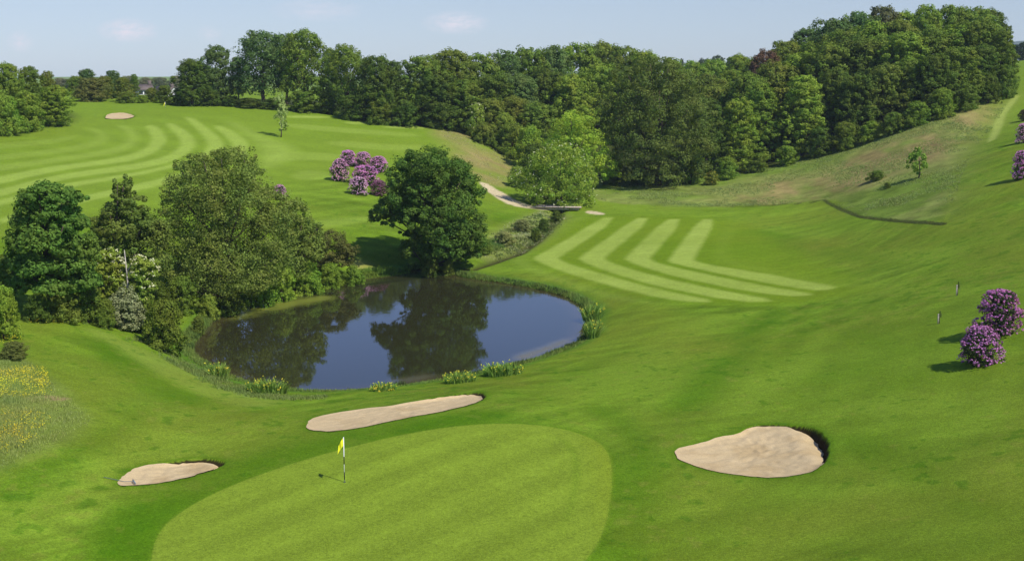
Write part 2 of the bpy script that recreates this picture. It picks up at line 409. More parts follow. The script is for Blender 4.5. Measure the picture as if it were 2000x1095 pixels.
def simple_mat(name, c, rough=.8, nscale=4, amt=.3, c2=None, spec=.3, bump=0.):
    m, nt, out = new_mat(name)
    tc = N(nt, "ShaderNodeTexCoord")
    f = noise(nt, tc.outputs["Object"], nscale, 4)
    c = np.array(c); c2 = np.array(c2) if c2 is not None else c * (1 - amt)
    col = mixrgb(nt, tuple(c), tuple(c2), ramp(nt, f, .3, .7))
    b = N(nt, "ShaderNodeBsdfPrincipled"); b.inputs["Roughness"].default_value = rough; b.inputs["Specular IOR Level"].default_value = spec
    nt.links.new(col, b.inputs["Base Color"])
    if bump:
        bp = N(nt, "ShaderNodeBump"); bp.inputs["Strength"].default_value = bump; nt.links.new(f, bp.inputs["Height"]); nt.links.new(bp.outputs[0], b.inputs["Normal"])
    nt.links.new(b.outputs[0], out.inputs[0])
    return m

LEAF = leaf_mat("leaves"); PETAL = leaf_mat("petals", .2, .22); BLADE = leaf_mat("grass_blades", .3, .4)
BARK = simple_mat("bark", (.12, .09, .065), .9, 3, .5, bump=.4)
PALEBARK = simple_mat("pale_bark", (.55, .5, .42), .85, 3, .35)
WOODM = simple_mat("weathered_wood", (.56, .49, .38), .85, 3, .35)

def attr_mat(name, rough=.9, nsc=(.25, 1.1, 3.6, 8., 18.), amts=(.06, .07, .12, .24, .34), bump=.8, bdist=.06, spec=.02):
    m, nt, out = new_mat(name)
    a = N(nt, "ShaderNodeVertexColor"); a.layer_name = "Col"
    g = N(nt, "ShaderNodeNewGeometry")
    col = a.outputs["Color"]
    last = None
    for sc, am in zip(nsc, amts):
        f = noise(nt, g.outputs["Position"], sc, 3, .6); last = f
        v = ramp(nt, f, .25, .75, 1 - am, 1 + am)
        col2 = N(nt, "ShaderNodeVectorMath"); col2.operation = 'SCALE'
        nt.links.new(col, col2.inputs[0]); nt.links.new(v, col2.inputs["Scale"]); col = col2.outputs[0]
    b = N(nt, "ShaderNodeBsdfPrincipled"); b.inputs["Roughness"].default_value = rough; b.inputs["Specular IOR Level"].default_value = spec
    nt.links.new(col, b.inputs["Base Color"])
    bp = N(nt, "ShaderNodeBump"); bp.inputs["Strength"].default_value = bump; bp.inputs["Distance"].default_value = bdist
    nt.links.new(last, bp.inputs["Height"]); nt.links.new(bp.outputs[0], b.inputs["Normal"])
    nt.links.new(b.outputs[0], out.inputs[0])
    return m
GRASS = attr_mat("turf"); SAND = attr_mat("sand", .95, (.6, 5., 22.), (.05, .08, .16), .6, .03)

def set_cols(me, C):
    ca = me.color_attributes.new("Col", 'FLOAT_COLOR', 'POINT')
    ca.data.foreach_set("color", np.c_[C, np.ones(len(C))].astype(np.float32).ravel())

# ------------------------------------------------------------------ ground sheet
GAIN = .745
C_TURF = lin(106, 138, 30) * GAIN; C_TURF_L = lin(125, 153, 44) * GAIN; C_TURF_D = lin(84, 127, 16) * GAIN
C_GREEN = lin(134, 158, 48) * GAIN; C_STRIPE = lin(170, 190, 84) * GAIN; C_FAIRD = lin(122, 150, 30) * GAIN
C_LEFT = lin(130, 157, 46) * GAIN; C_LSTR = lin(165, 188, 80) * GAIN
C_ROUGH = lin(142, 152, 76) * GAIN; C_BROWN = lin(160, 146, 90) * GAIN; C_OLIVE = lin(116, 140, 52) * GAIN
C_MEADOW = lin(124, 142, 58) * GAIN; C_BANKG = lin(96, 132, 40) * GAIN
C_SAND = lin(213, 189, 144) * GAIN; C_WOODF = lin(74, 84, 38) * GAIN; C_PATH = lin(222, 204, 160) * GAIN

def mix(C, c, m):
    m = np.clip(m, 0, 1)[:, None]
    return C * (1 - m) + np.asarray(c) * m

def ground_colour(x, y):
    n1 = fbm(x / 22, y / 22, 1); n2 = fbm(x / 6, y / 6, 5); n3 = fbm(x / 1.5, y / 1.5, 9)
    C = np.repeat(C_TURF[None], len(x), 0)
    C = mix(C, C_TURF_L, .5 + .9 * n1 + .3 * n2); C = mix(C, C_TURF_D, -.2 - .9 * n1 + .5 * n2)
    # faint mower lines over the approach: bands along slightly bending directions
    for ang, wl, amp, sd in ((.35, 3.4, .12, 11), (1.15, 4.2, .13, 23)):
        ph = (x * math.cos(ang) - y * math.sin(ang)) + 5 * fbm(x / 40, y / 40, sd, 2)
        w = np.sin(ph * 2 * math.pi / wl); w = np.sign(w) * np.abs(w) ** .6
        k = sstep(-.1, .5, fbm(x / 26, y / 26, sd + 3, 2) + .05)
        C = C * (1 + (amp * w * k * (y < 190))[:, None] * .55)
    # fine wheel and cutter lines: noise drawn out along the way the mowers go
    for cx_, cy_, wob, sd, am in ((-.12, 1.0, 7, 61, .24), (.80, -.58, 5, 67, .24), (.2, .55, 9, 73, .20)):
        psi = cx_ * x + cy_ * y + wob * fbm(x / 42, y / 42, sd, 2); alo = cy_ * x - cx_ * y
        k = sstep(-.25, .45, fbm(x / 24, y / 24, sd + 1, 2) + .1)
        st_ = vnoise(psi / .42, alo / 11, sd + 2) * .6 + vnoise(psi / 1.15, alo / 22, sd + 3) * .8
        C = C * (1 + am * k * st_)[:, None]
    for i_, (P, k_) in enumerate(BANDS): C = mix(C, lin(142, 164, 62) * GAIN if i_ == 0 else C_TURF_L * 1.14, sstep(-1.2, .8, sdist(P, x, y, 3) + .5 * n2) * min(.9, k_ * 1.3))
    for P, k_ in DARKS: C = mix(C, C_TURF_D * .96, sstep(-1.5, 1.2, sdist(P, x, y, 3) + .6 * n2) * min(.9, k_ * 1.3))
    C = mix(C, lin(128, 140, 44) * GAIN, .15 + .9 * fbm(x / 9, y / 13, 57))          # drier, yellower turf
    C = C * (1 + .07 * n2 + .05 * n3)[:, None]
    n4 = fbm(x / .8, y / .9, 131, 3); n5 = fbm(x / 14, y / 14, 137, 2)
    C = mix(C, lin(140, 146, 58) * GAIN, .36 * sstep(.38, .62, n4 + .35 * n5))          # thin dry spots
    C = mix(C, lin(70, 118, 18) * GAIN, .5 * sstep(.34, .6, -n4 + .3 * n5))            # clover and coarse clumps
    # far left fairway
    s = sdist(FAIR_L, x, y, 30); C = mix(C, C_LEFT, sstep(-8, 8, s))
    far = sstep(170, 230, y); C = mix(C, C_LEFT, far * .8)
    k = 1 + .05 * np.sin((x * .5 + y * .9) * 2 * math.pi / 9 + 3 * n1) * sstep(-6, 6, s)
    C = C * k[:, None]
    for P, k_ in FAINT_L: C = mix(C, C_LSTR, sstep(-.9, .9, sdist(P, x, y, 3)) * k_)
    for i_, P in enumerate(STRIPES_L): w_ = .7 if i_ < 4 else 2.2; C = mix(C, C_LSTR, sstep(-w_, w_, sdist(P, x, y, 5) + .2 * n3) * (.78 if i_ < 4 else .5))
    # right fairway
    C = mix(C, C_FAIRD, sstep(-3, 2, sdist(FAIR_R, x, y, 10)) * .7)
    for P in STRIPES_R: C = mix(C, C_STRIPE, sstep(-.5, .5, sdist(P, x, y, 3) + .22 + .15 * n3) * (.80 + .25 * n2) * (1 - .45 * sstep(33, 40, x)))
    # rough on the right slope
    s = sdist(ROUGH_EDGE, x, y, 12) + 1.6 * n2 * (y > 165); wd = .5 + 5.5 * sstep(.335, .37, x / y); m = sstep(-.8, 1.2, s / wd)
    R = mix(np.repeat(C_ROUGH[None], len(x), 0), C_OLIVE, .5 + 1.7 * fbm(x / 9, y / 9, 31))
    R = mix(R, C_BROWN, sstep(-9, 5, sdist(BROWN, x, y, 20)) * (.72 + 1.3 * fbm(x / 3, y / 8, 37)))
    R = R * (1 + .42 * n3 + .2 * n2)[:, None]
    C = C * (1 - m[:, None]) + R * m[:, None]
    C = mix(C, lin(170, 185, 90) * GAIN, sstep(-.6, .3, sdist(STRIP, x, y, 3)) * .8)
    # shade of the tall grass edge, painted as a dark line along the cut
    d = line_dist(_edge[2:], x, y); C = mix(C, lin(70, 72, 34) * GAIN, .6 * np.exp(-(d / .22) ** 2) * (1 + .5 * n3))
    # bank behind the pond tree, stream banks, dry shore
    s = sdist(BANK, x, y, 8); C = mix(C, C_BROWN * (1 + .2 * n3)[:, None], sstep(-3, 2, s) * (.6 + .9 * n2))
    s = sdist(STREAM_BANK, x, y, 6); C = mix(C, C_ROUGH * (1 + .3 * n3)[:, None], sstep(-2, 1, s) * (.8 + .6 * n2))
    C = mix(C, lin(190, 178, 100) * GAIN, sstep(-1, 2, sdist(SHORE_DRY, x, y, 5)) * (.5 + 1.0 * n2))
    # meadow at the left
    s = sdist(MEADOW, x, y, 6); C = mix(C, C_MEADOW * (1 + .3 * n3)[:, None], sstep(-1.0, .6, s + .8 * n2))
    C = mix(C, lin(172, 150, 105) * GAIN, sstep(-.3, .3, sdist(TEEBARE, x, y, 2) + .3 * n3))
    # pond bank
    s = -sdist(POND, x, y, 8); C = mix(C, C_BANKG * (1 + .3 * n3)[:, None], (1 - sstep(1.0, 2.6, s + .8 * n2)) * (s > -900))
    C = mix(C, lin(60, 48, 28) * GAIN, 1 - sstep(-.1, .35, s + .15 * n3))
    # putting green, lighter collar at the right, soft diagonal bands
    s = sdist(GREEN, x, y, 3); g = sstep(-.22, .16, s + .06 * n3)
    G = np.repeat(C_GREEN[None], len(x), 0)
    si = sdist(GREEN_IN, x, y, 8)
    ph = x * .74 - y * .67
    band = np.sin(ph * 2 * math.pi / 3.1 + .5 * n1)
    G = G * (1 + .11 * np.sign(band) * np.abs(band) ** .6 * sstep(-.3, .3, si) * (.7 + .5 * n1) + .05 * vnoise(ph / .3, (x * .34 + y * .62) / 6, 91))[:, None] * (1 + .06 * n2 + .05 * n1)[:, None]
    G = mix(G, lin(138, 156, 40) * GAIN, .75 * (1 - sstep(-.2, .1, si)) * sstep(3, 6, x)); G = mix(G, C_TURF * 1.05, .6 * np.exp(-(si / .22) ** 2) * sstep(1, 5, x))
    C = C * (1 - g[:, None]) + G * g[:, None]
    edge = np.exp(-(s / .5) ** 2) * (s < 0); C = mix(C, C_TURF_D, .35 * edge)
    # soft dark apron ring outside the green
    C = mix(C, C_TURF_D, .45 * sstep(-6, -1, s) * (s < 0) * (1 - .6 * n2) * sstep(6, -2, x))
    # sandy paths
    C = mix(C, C_PATH, sstep(-.35, .25, sdist(PATH, x, y, 3) + .3 * n3)); C = mix(C, C_PATH, sstep(-.3, .2, sdist(PATCH, x, y, 3)))
    # bunker walls
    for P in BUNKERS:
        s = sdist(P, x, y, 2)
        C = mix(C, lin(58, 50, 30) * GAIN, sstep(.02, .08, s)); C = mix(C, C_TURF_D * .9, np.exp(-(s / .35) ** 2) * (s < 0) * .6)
    # stream bed
    d = line_dist(STREAM, x, y); C = mix(C, lin(62, 58, 34) * GAIN, np.exp(-(d / .8) ** 2) * (y > 130) * .9)
    # woodland floor
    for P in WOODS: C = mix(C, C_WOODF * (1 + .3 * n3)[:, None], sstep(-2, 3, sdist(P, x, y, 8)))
    return np.clip(C, .004, .9)

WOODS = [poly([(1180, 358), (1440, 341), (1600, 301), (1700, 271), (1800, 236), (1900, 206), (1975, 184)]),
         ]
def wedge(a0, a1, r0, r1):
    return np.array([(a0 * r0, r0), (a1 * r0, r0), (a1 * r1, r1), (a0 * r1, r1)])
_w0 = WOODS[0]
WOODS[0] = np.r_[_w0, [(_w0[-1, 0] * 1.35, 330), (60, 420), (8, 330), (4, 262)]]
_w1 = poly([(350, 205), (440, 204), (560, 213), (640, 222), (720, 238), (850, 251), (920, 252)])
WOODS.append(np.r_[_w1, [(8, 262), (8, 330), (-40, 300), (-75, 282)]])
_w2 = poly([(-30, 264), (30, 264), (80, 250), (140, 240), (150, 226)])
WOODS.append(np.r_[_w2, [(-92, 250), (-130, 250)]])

th_f = np.radians(np.linspace(-25.5, 25.5, 1120))
th_o = np.radians(np.linspace(26, 62, 60))
TH = np.r_[-th_o[::-1], th_f, th_o]
r1 = np.linspace(2, 42, 60)[:-1]
# spacing that follows how the ground foreshortens with distance
inv = np.linspace(1 / 42, 1 / 330, 860); r2 = 1 / inv
r3 = np.exp(np.linspace(math.log(330), math.log(3900), 60))[1:]
RR = np.r_[r1, r2, r3]
X = (RR[:, None] * np.sin(TH)[None]).ravel(); Y = (RR[:, None] * np.cos(TH)[None]).ravel()
Z = h_all(X, Y)
# gentle unevenness that grows in the rough
Z = Z + .03 * fbm(X / 3.5, Y / 3.5, 77, 2) * (Y > 40) * (sdist(GREEN, X, Y, 2) < -1)
nr, nc = len(RR), len(TH)
i = np.arange(nr - 1)[:, None] * nc + np.arange(nc - 1)[None]
Q = np.stack([i, i + 1, i + nc + 1, i + nc], -1).reshape(-1, 4)[:, ::-1]
Q = Q[:, ::-1]
me = mesh_np("ground", np.c_[X, Y, Z], Q, GRASS, True)
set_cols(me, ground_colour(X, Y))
tag(obj("ground", me), "mown golf course grass with stripes, rolling down to a pond", kind="structure")
GZ = lambda x, y: float(h_all(np.array([x]), np.array([y]))[0])

# ------------------------------------------------------------------ bunkers
def sand_bunker(k, label, rings=26, m=160):
    P = BUNKERS[k]
    L = np.r_[0, np.cumsum(np.hypot(*(np.roll(P, -1, 0) - P).T))]
    t = np.linspace(0, L[-1], m, endpoint=False)
    PP = np.r_[P, P[:1]]
    O = np.c_[np.interp(t, L, PP[:, 0]), np.interp(t, L, PP[:, 1])]
    c = P.mean(0)
    # where the bunker has a tall lip the sand starts at the foot of that lip
    rad = np.hypot(*(O - c).T)
    inn = c + (O - c) * (1 - .32 / rad)[:, None]
    tall = sstep(.12, .22, carve(k, inn[:, 0], inn[:, 1], np.full(m, .32)))
    O = c + (O - c) * (1 - (.012 + .27 * tall) / rad)[:, None]
    fr = np.r_[1.0, .975, np.linspace(.95, .0, rings)]
    V = (c + (O - c)[None] * fr[:, None, None]).reshape(-1, 2)
    s = sdist(P, V[:, 0], V[:, 1])
    z = h_mid(V[:, 0], V[:, 1]) - carve(k, V[:, 0], V[:, 1], np.maximum(s, 0)) + .015
    z += (.035 * fbm(V[:, 0] / .7, V[:, 1] / .7, 3 + k, 3) + .04 * vnoise(V[:, 0] / .28, V[:, 1] / .28, 8 + k)) * sstep(0, .6, s)
    R = len(fr)
    i = np.arange(R - 1)[:, None] * m; j = np.arange(m)[None]; j2 = (j + 1) % m
    Q = np.stack([i + j, i + m + j, i + m + j2, i + j2], -1).reshape(-1, 4)[:, ::-1]
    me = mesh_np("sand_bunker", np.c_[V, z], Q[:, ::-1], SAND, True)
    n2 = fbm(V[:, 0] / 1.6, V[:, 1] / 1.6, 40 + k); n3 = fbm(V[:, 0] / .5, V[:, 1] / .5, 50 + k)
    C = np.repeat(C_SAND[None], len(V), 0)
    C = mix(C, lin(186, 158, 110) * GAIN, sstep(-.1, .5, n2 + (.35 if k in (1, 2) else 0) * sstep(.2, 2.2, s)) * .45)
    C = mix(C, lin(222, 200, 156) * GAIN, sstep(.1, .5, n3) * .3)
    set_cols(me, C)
    # origin at the bunker's centre
    o = obj("sand_bunker", me); zc = float(z[-1])
    me.transform(__import__("mathutils").Matrix.Translation((-c[0], -c[1], -zc))); o.location = (c[0], c[1], zc)
    return tag(o, label, "bunker", "sand bunkers on the course")
sand_bunker(0, "long narrow sand bunker between the back of the green and the pond")
sand_bunker(1, "small pale sand bunker with a rake in its left end")
sand_bunker(2, "large deep sand bunker with a shaded right-hand lip, right of the green")
sand_bunker(3, "tiny distant sand bunker at the top of the far left fairway")

# ------------------------------------------------------------------ water
gx = np.arange(POND[:, 0].min() - 2, POND[:, 0].max() + 2, .5); gy = np.arange(POND[:, 1].min() - 2, POND[:, 1].max() + 2, .5)
GXX, GYY = np.meshgrid(gx, gy); sd = sdist(POND, GXX, GYY)
idx = np.arange(GXX.size).reshape(GXX.shape)
ok = (sd[:-1, :-1] > -1.0)
q = np.stack([idx[:-1, :-1], idx[:-1, 1:], idx[1:, 1:], idx[1:, :-1]], -1)[ok]
used, invx = np.unique(q, return_inverse=True); q = invx.reshape(-1, 4)
wx, wy, ws = GXX.ravel()[used], GYY.ravel()[used], sd.ravel()[used]
m, nt, out = new_mat("pond_water")
a = N(nt, "ShaderNodeVertexColor"); a.layer_name = "Col"
g = N(nt, "ShaderNodeNewGeometry")
mp = N(nt, "ShaderNodeMapping"); mp.inputs["Scale"].default_value = (1.0, .45, 1); nt.links.new(g.outputs["Position"], mp.inputs["Vector"])
b = N(nt, "ShaderNodeBsdfPrincipled"); b.inputs["Roughness"].default_value = .03; b.inputs["IOR"].default_value = 1.333
bp = N(nt, "ShaderNodeBump"); bp.inputs["Strength"].default_value = .035; bp.inputs["Distance"].default_value = .06
nt.links.new(noise(nt, mp.outputs[0], 2.2, 3), bp.inputs["Height"]); nt.links.new(bp.outputs[0], b.inputs["Normal"])
nt.links.new(a.outputs["Color"], b.inputs["Base Color"])
sep = N(nt, "ShaderNodeSeparateColor"); nt.links.new(a.outputs["Color"], sep.inputs[0])
nt.links.new(ramp(nt, sep.outputs["Green"], .05, .14, .03, .35), b.inputs["Roughness"])
nt.links.new(b.outputs[0], out.inputs[0])
me = mesh_np("pond_water", np.c_[wx, wy, np.zeros(len(wx))], q, m, True)
WC = np.repeat(np.array([[.027, .028, .011]]), len(wx), 0)
def flat(pts): return np.array([(ray(px, py)[0] * -HC / ray(px, py)[1], -HC / ray(px, py)[1]) for px, py in pts])
nz = fbm(wx / 3, wy / 3, 90)
WEED = smooth_poly(flat([(430, 620), (470, 606), (540, 592), (620, 578), (655, 576), (640, 586), (560, 597), (500, 612), (450, 622)]), 1)
WC = mix(WC, (.19, .215, .03), sstep(-1.5, 1.2, sdist(WEED, wx, wy, 6) + 1.5 * nz) * .8)
SHAL = smooth_poly(flat([(1010, 716), (1075, 694), (1138, 664), (1140, 650), (1080, 664), (1030, 684), (1000, 702)]), 1)
WC = mix(WC, (.21, .185, .105), sstep(-.6, 1.2, sdist(SHAL, wx, wy, 5) + .8 * nz) * .85)
SHAL2 = smooth_poly(flat([(770, 757), (860, 744), (860, 730), (820, 725), (770, 745)]), 1)
WC = mix(WC, (.13, .12, .065), sstep(-1, 1.5, sdist(SHAL2, wx, wy, 5) + nz) * .6)
WC = mix(WC, (.055, .043, .018), (1 - sstep(.2, 2.2, ws)) * .8)
set_cols(me, WC)
tag(obj("pond_water", me), "still dark pond reflecting trees and blue sky", kind="structure")

# ------------------------------------------------------------------ foliage
def unit(v): return v / (np.linalg.norm(v, axis=-1, keepdims=True) + 1e-9)

def leaf_cards(pts, nrm, size, r, asp=.62):
    t = r.normal(size=pts.shape); t = unit(t - nrm * (t * nrm).sum(-1, keepdims=True)); b = np.cross(nrm, t)
    sz = size[:, None]
    V = np.stack([pts + t * sz, pts + b * sz * asp, pts - t * sz, pts - b * sz * asp], 1).reshape(-1, 3)
    return V, np.arange(len(V)).reshape(-1, 4)

def lobes_to_leaves(lobes, r, nsub, nleaf, sub=.42, up=.3, jit=.5, spread=1.0, low=-.75):
    """lobes (n,6): centre + radii. Clumps on each lobe, leaves on each clump."""
    P, Nn = [], []
    lob = np.asarray(lobes, float)
    vol = (lob[:, 3] * lob[:, 4]) ** 1.0; vol = vol / vol.mean()
    for L, w in zip(lob, vol):
        k = max(4, int(nsub * w ** .8))
        d = unit(r.normal(size=(k * 2, 3))); d = d[d[:, 2] > low][:k]
        sc = L[:3] + d * L[3:] * r.uniform(.62, 1.02, (len(d), 1)) * spread
        sr = L[3:] * sub * r.uniform(.6, 1.25, (len(d), 1))
        m_ = len(d) * nleaf
        dd = unit(r.normal(size=(m_, 3)))
        ii = np.repeat(np.arange(len(d)), nleaf)
        rad = r.uniform(.5, 1.0, (m_, 1)) ** .5
        rad = rad * np.where(r.random((m_, 1)) < .06, 1.45, 1)
        P.append(sc[ii] + dd * sr[ii] * rad)
        Nn.append(unit(dd * .75 + d[ii] * .55 + np.array([0, 0, up]) + r.normal(size=(m_, 3)) * jit * .8))
    P = np.concatenate(P); Nn = np.concatenate(Nn)
    # drop most leaves buried deep inside other lobes
    inner = np.zeros(len(P), bool)
    for L in lob: inner |= (((P - L[:3]) / (L[3:] * .58)) ** 2).sum(-1) < 1
    keep = ~inner | (r.random(len(P)) < .25)
    return P[keep], Nn[keep]

def envelope(kind, r, nl, asp=1.2):
    """lobes for a crown in a box one unit wide and one high (really asp times higher than wide), foot at z = 0"""
    out = []
    if kind == 'round':   prof = lambda t: math.sin(math.pi * min(max(t * .84 + .13, 0), 1)) ** .55; zb = .05
    elif kind == 'tall':  prof = lambda t: min(1, (1.12 - t) ** .5) * min(1, .75 + 1.6 * t); zb = .02
    elif kind == 'dome':  prof = lambda t: math.sqrt(max(0, 1 - (t * .96) ** 2.2)); zb = .0
    elif kind == 'high':  prof = lambda t: math.sin(math.pi * min(max(t * .8 + .18, 0), 1)) ** .5; zb = .24
    elif kind == 'spire': prof = lambda t: (1 - t) ** .8 * min(1, .7 + 2 * t); zb = .04
    for k in range(nl):
        t = ((k + .5) / nl) ** .85
        z = zb + (1 - zb) * t
        rad = .5 * prof(t)
        lr = r.uniform(.15, .235) * (1 if kind != 'spire' else .55)
        a = k * 2.399 + r.uniform(-.5, .5)
        R = max(0, rad - lr * .8) * r.uniform(.75, 1.08)
        lz = lr * r.uniform(.7, .95) / asp
        out.append((R * math.cos(a), R * math.sin(a), min(max(z, zb + lz * .6), 1 - lz * .9), lr, lr, lz))
        if rad > .25:
            a += 2.0; R *= .45
            out.append((R * math.cos(a), R * math.sin(a), min(z, 1 - lz), lr * 1.1, lr * 1.1, lz * 1.1))
    return np.array(out)

def crown_mesh(kind, seed, nl=20, nsub=11, nleaf=46, size=.013, sub=.42, jit=.45, spread=1.0, asp=1.2):
    r = np.random.default_rng(seed)
    P, Nn = lobes_to_leaves(envelope(kind, r, nl, asp), r, nsub, nleaf, sub=sub, jit=jit, spread=spread)
    size = size * r.uniform(.6, 1.35, len(P))
    # leaves keep their shape when the box is stretched to the tree's height
    P2 = P * [1, 1, asp]; V, Qd = leaf_cards(P2, unit(Nn * [1, 1, 1 / asp]), size, r)
    V[:, 2] /= asp
    return mesh_np("crown", V, Qd, LEAF)

def trunk_mesh(seed, h=.55, r0=.032, limbs=6, spread=.3):
    r = np.random.default_rng(seed); mb = MB()
    z = np.linspace(-.02, h, 7)
    ax = np.c_[.02 * np.sin(z * 5 + seed), .02 * np.cos(z * 4 + seed), z]; ax[:2, :2] = 0
    mb.tube(ax, r0 * (1.25 - .95 * np.linspace(0, 1, 7)) + .004, 8)
    for k in range(limbs):
        s0 = ax[2 + k % 4]; a = k * 2.4 + r.uniform(-.4, .4); l = spread * r.uniform(.7, 1.1)
        t = np.linspace(0, 1, 5)[:, None]
        p = s0 + t * np.array([math.cos(a) * l, math.sin(a) * l, 0]) + np.array([0, 0, 1]) * (t ** .8) * r.uniform(.12, .34)
        mb.tube(p, r0 * .5 * (1 - .8 * t[:, 0]) + .002, 6)
    return mb.mesh("trunk", BARK, True)

CR = {
    'round': [crown_mesh('round', 100 + i, 17, 20, 62, .0145, .275, spread=1.06, asp=1.25) for i in range(4)],
    'broad': [crown_mesh('round', 150 + i, 20, 20, 62, .0150, .275, spread=1.06, asp=1.8) for i in range(4)],
    'column': [crown_mesh('tall', 180 + i, 26, 16, 60, .0165, .275, spread=1.06, asp=2.5) for i in range(3)],
    'tall': [crown_mesh('tall', 200 + i, 24, 16, 60, .0155, .275, spread=1.06, asp=1.8) for i in range(3)],
    'dome': [crown_mesh('dome', 300 + i, 15, 15, 52, .019, .34, asp=.9) for i in range(4)],
    'high': [crown_mesh('high', 400 + i, 17, 17, 52, .0140, .32, asp=1.2) for i in range(3)],
    'spire': [crown_mesh('spire', 600 + i, 16, 10, 36, .018, asp=2.2) for i in range(2)],
}
TR = {k: [trunk_mesh(50 + i + 10 * j) for i in range(2)] for j, k in enumerate(CR)}
COLS = {  # leaf colour of the kinds of tree
    'dark': (.072, .115, .024), 'mid': (.104, .156, .030), 'light': (.138, .212, .035), 'lime': (.160, .238, .040), 'olive': (.118, .156, .034),
    'brown': (.112, .126, .042), 'copper': (.105, .070, .055), 'blue': (.080, .135, .048), 'grey': (.20, .24, .165), 'yellow': (.50, .46, .05),
    'willow': (.12, .17, .045), 'bank': (.15, .235, .036), 'tip': (.15, .23, .05), 'elder': (.165, .23, .045)}

_cnt = [0]
def colour(o, c, f=.12):
    r = np.random.default_rng(1000 + _cnt[0]); _cnt[0] += 1
    k = r.uniform(1 - f, 1 + f); h = r.uniform(-.05, .05)
    c = np.array(COLS[c] if isinstance(c, str) else c) * k
    o.color = (min(.9, 1.60 * c[0] * (1 + h)), min(.9, 1.50 * c[1]), 1.08 * c[2] * (1 - h), 1)

def spot(px, at):
    """world point: 'at' < 0 means forward distance, else the photo row of the foot"""
    if at >= 0: x, y = hit(px, at)
    else:
        y = -at; x = 0
        for _ in range(3):
            z = GZ(x, y); x = (px - CX) / F * depth(y, z)
    return x, y, GZ(x, y)

def size_of(px, x, y, z, top, w):
    a, b = ray(px, top); H = HC + b * y - z
    return H, w * depth(y, z) / F

def tree(kind, px, at, top, w, c, label, name="broadleaf_tree", cat="tree", group=None, var=None, blossom=None):
    x, y, z = spot(px, at)
    H, W = size_of(px, x, y, z, top, w)
    H = max(H, .5)
    k = _cnt[0]
    if kind in ('round', 'tall') and cat == "tree":
        kind = 'column' if H / W > 2.1 else ('broad' if kind == 'round' and H / W > 1.5 else kind)
    e = empty(name, (x, y, z - .02), (k * 1.7) % 6.28)
    tag(e, label, cat, group)
    v = CR[kind]; cm = v[(k if var is None else var) % len(v)]
    o = obj("crown" if cat == "tree" else "foliage", cm, e); o.scale = (W * 1.04, W * 1.04, H * 1.02)
    colour(o, c)
    if cat == "tree" or H > 3:
        t = obj("trunk" if cat == "tree" else "stem", TR[kind][k % 2], e); t.scale = (W * .8, W * .8, H)
    if blossom:
        bm, bc = blossom
        b_ = obj("blossom", bm, e); b_.scale = o.scale; b_.color = (*bc, 1)
    return e

def blossom_mesh(kind, seed, nclump, per, size, crad, zmin=.1, out=1.06, lobes=None, patchy=False):
    """flower heads over the outside of a crown"""
    r = np.random.default_rng(seed)
    lob = envelope(kind, np.random.default_rng(seed), 17) if lobes is None else lobes
    d = unit(r.normal(size=(nclump * 3, 3))); d = d[d[:, 2] > -.35]
    L = lob[r.integers(0, len(lob), len(d))]
    p = L[:, :3] + d * L[:, 3:] * out * 1.12
    keep = np.ones(len(p), bool)
    for Lb in lob: keep &= (((p - Lb[:3]) / (Lb[3:] * 1.02)) ** 2).sum(-1) > .92
    keep &= p[:, 2] > zmin
    p, d = p[keep], d[keep]
    if patchy:
        q_ = r.random(len(lob)) * .9 + .1; nz_ = fbm(p[:, 0] * 5 + seed, p[:, 2] * 5 + p[:, 1] * 4, seed); kp = nz_ > r.uniform(-.95, .1, len(p)); p, d = p[kp], d[kp]
    p, d = p[:nclump], d[:nclump]
    dd = unit(r.normal(size=(len(p) * per, 3))); ii = np.repeat(np.arange(len(p)), per)
    P = p[ii] + dd * crad * r.uniform(.5, 1, (len(dd), 1)); Nn = unit(dd + d[ii] * .6)
    V, Qd = leaf_cards(P, Nn, size * r.uniform(.7, 1.3, len(P)), r, .85)
    return mesh_np("blossom", V, Qd, PETAL)

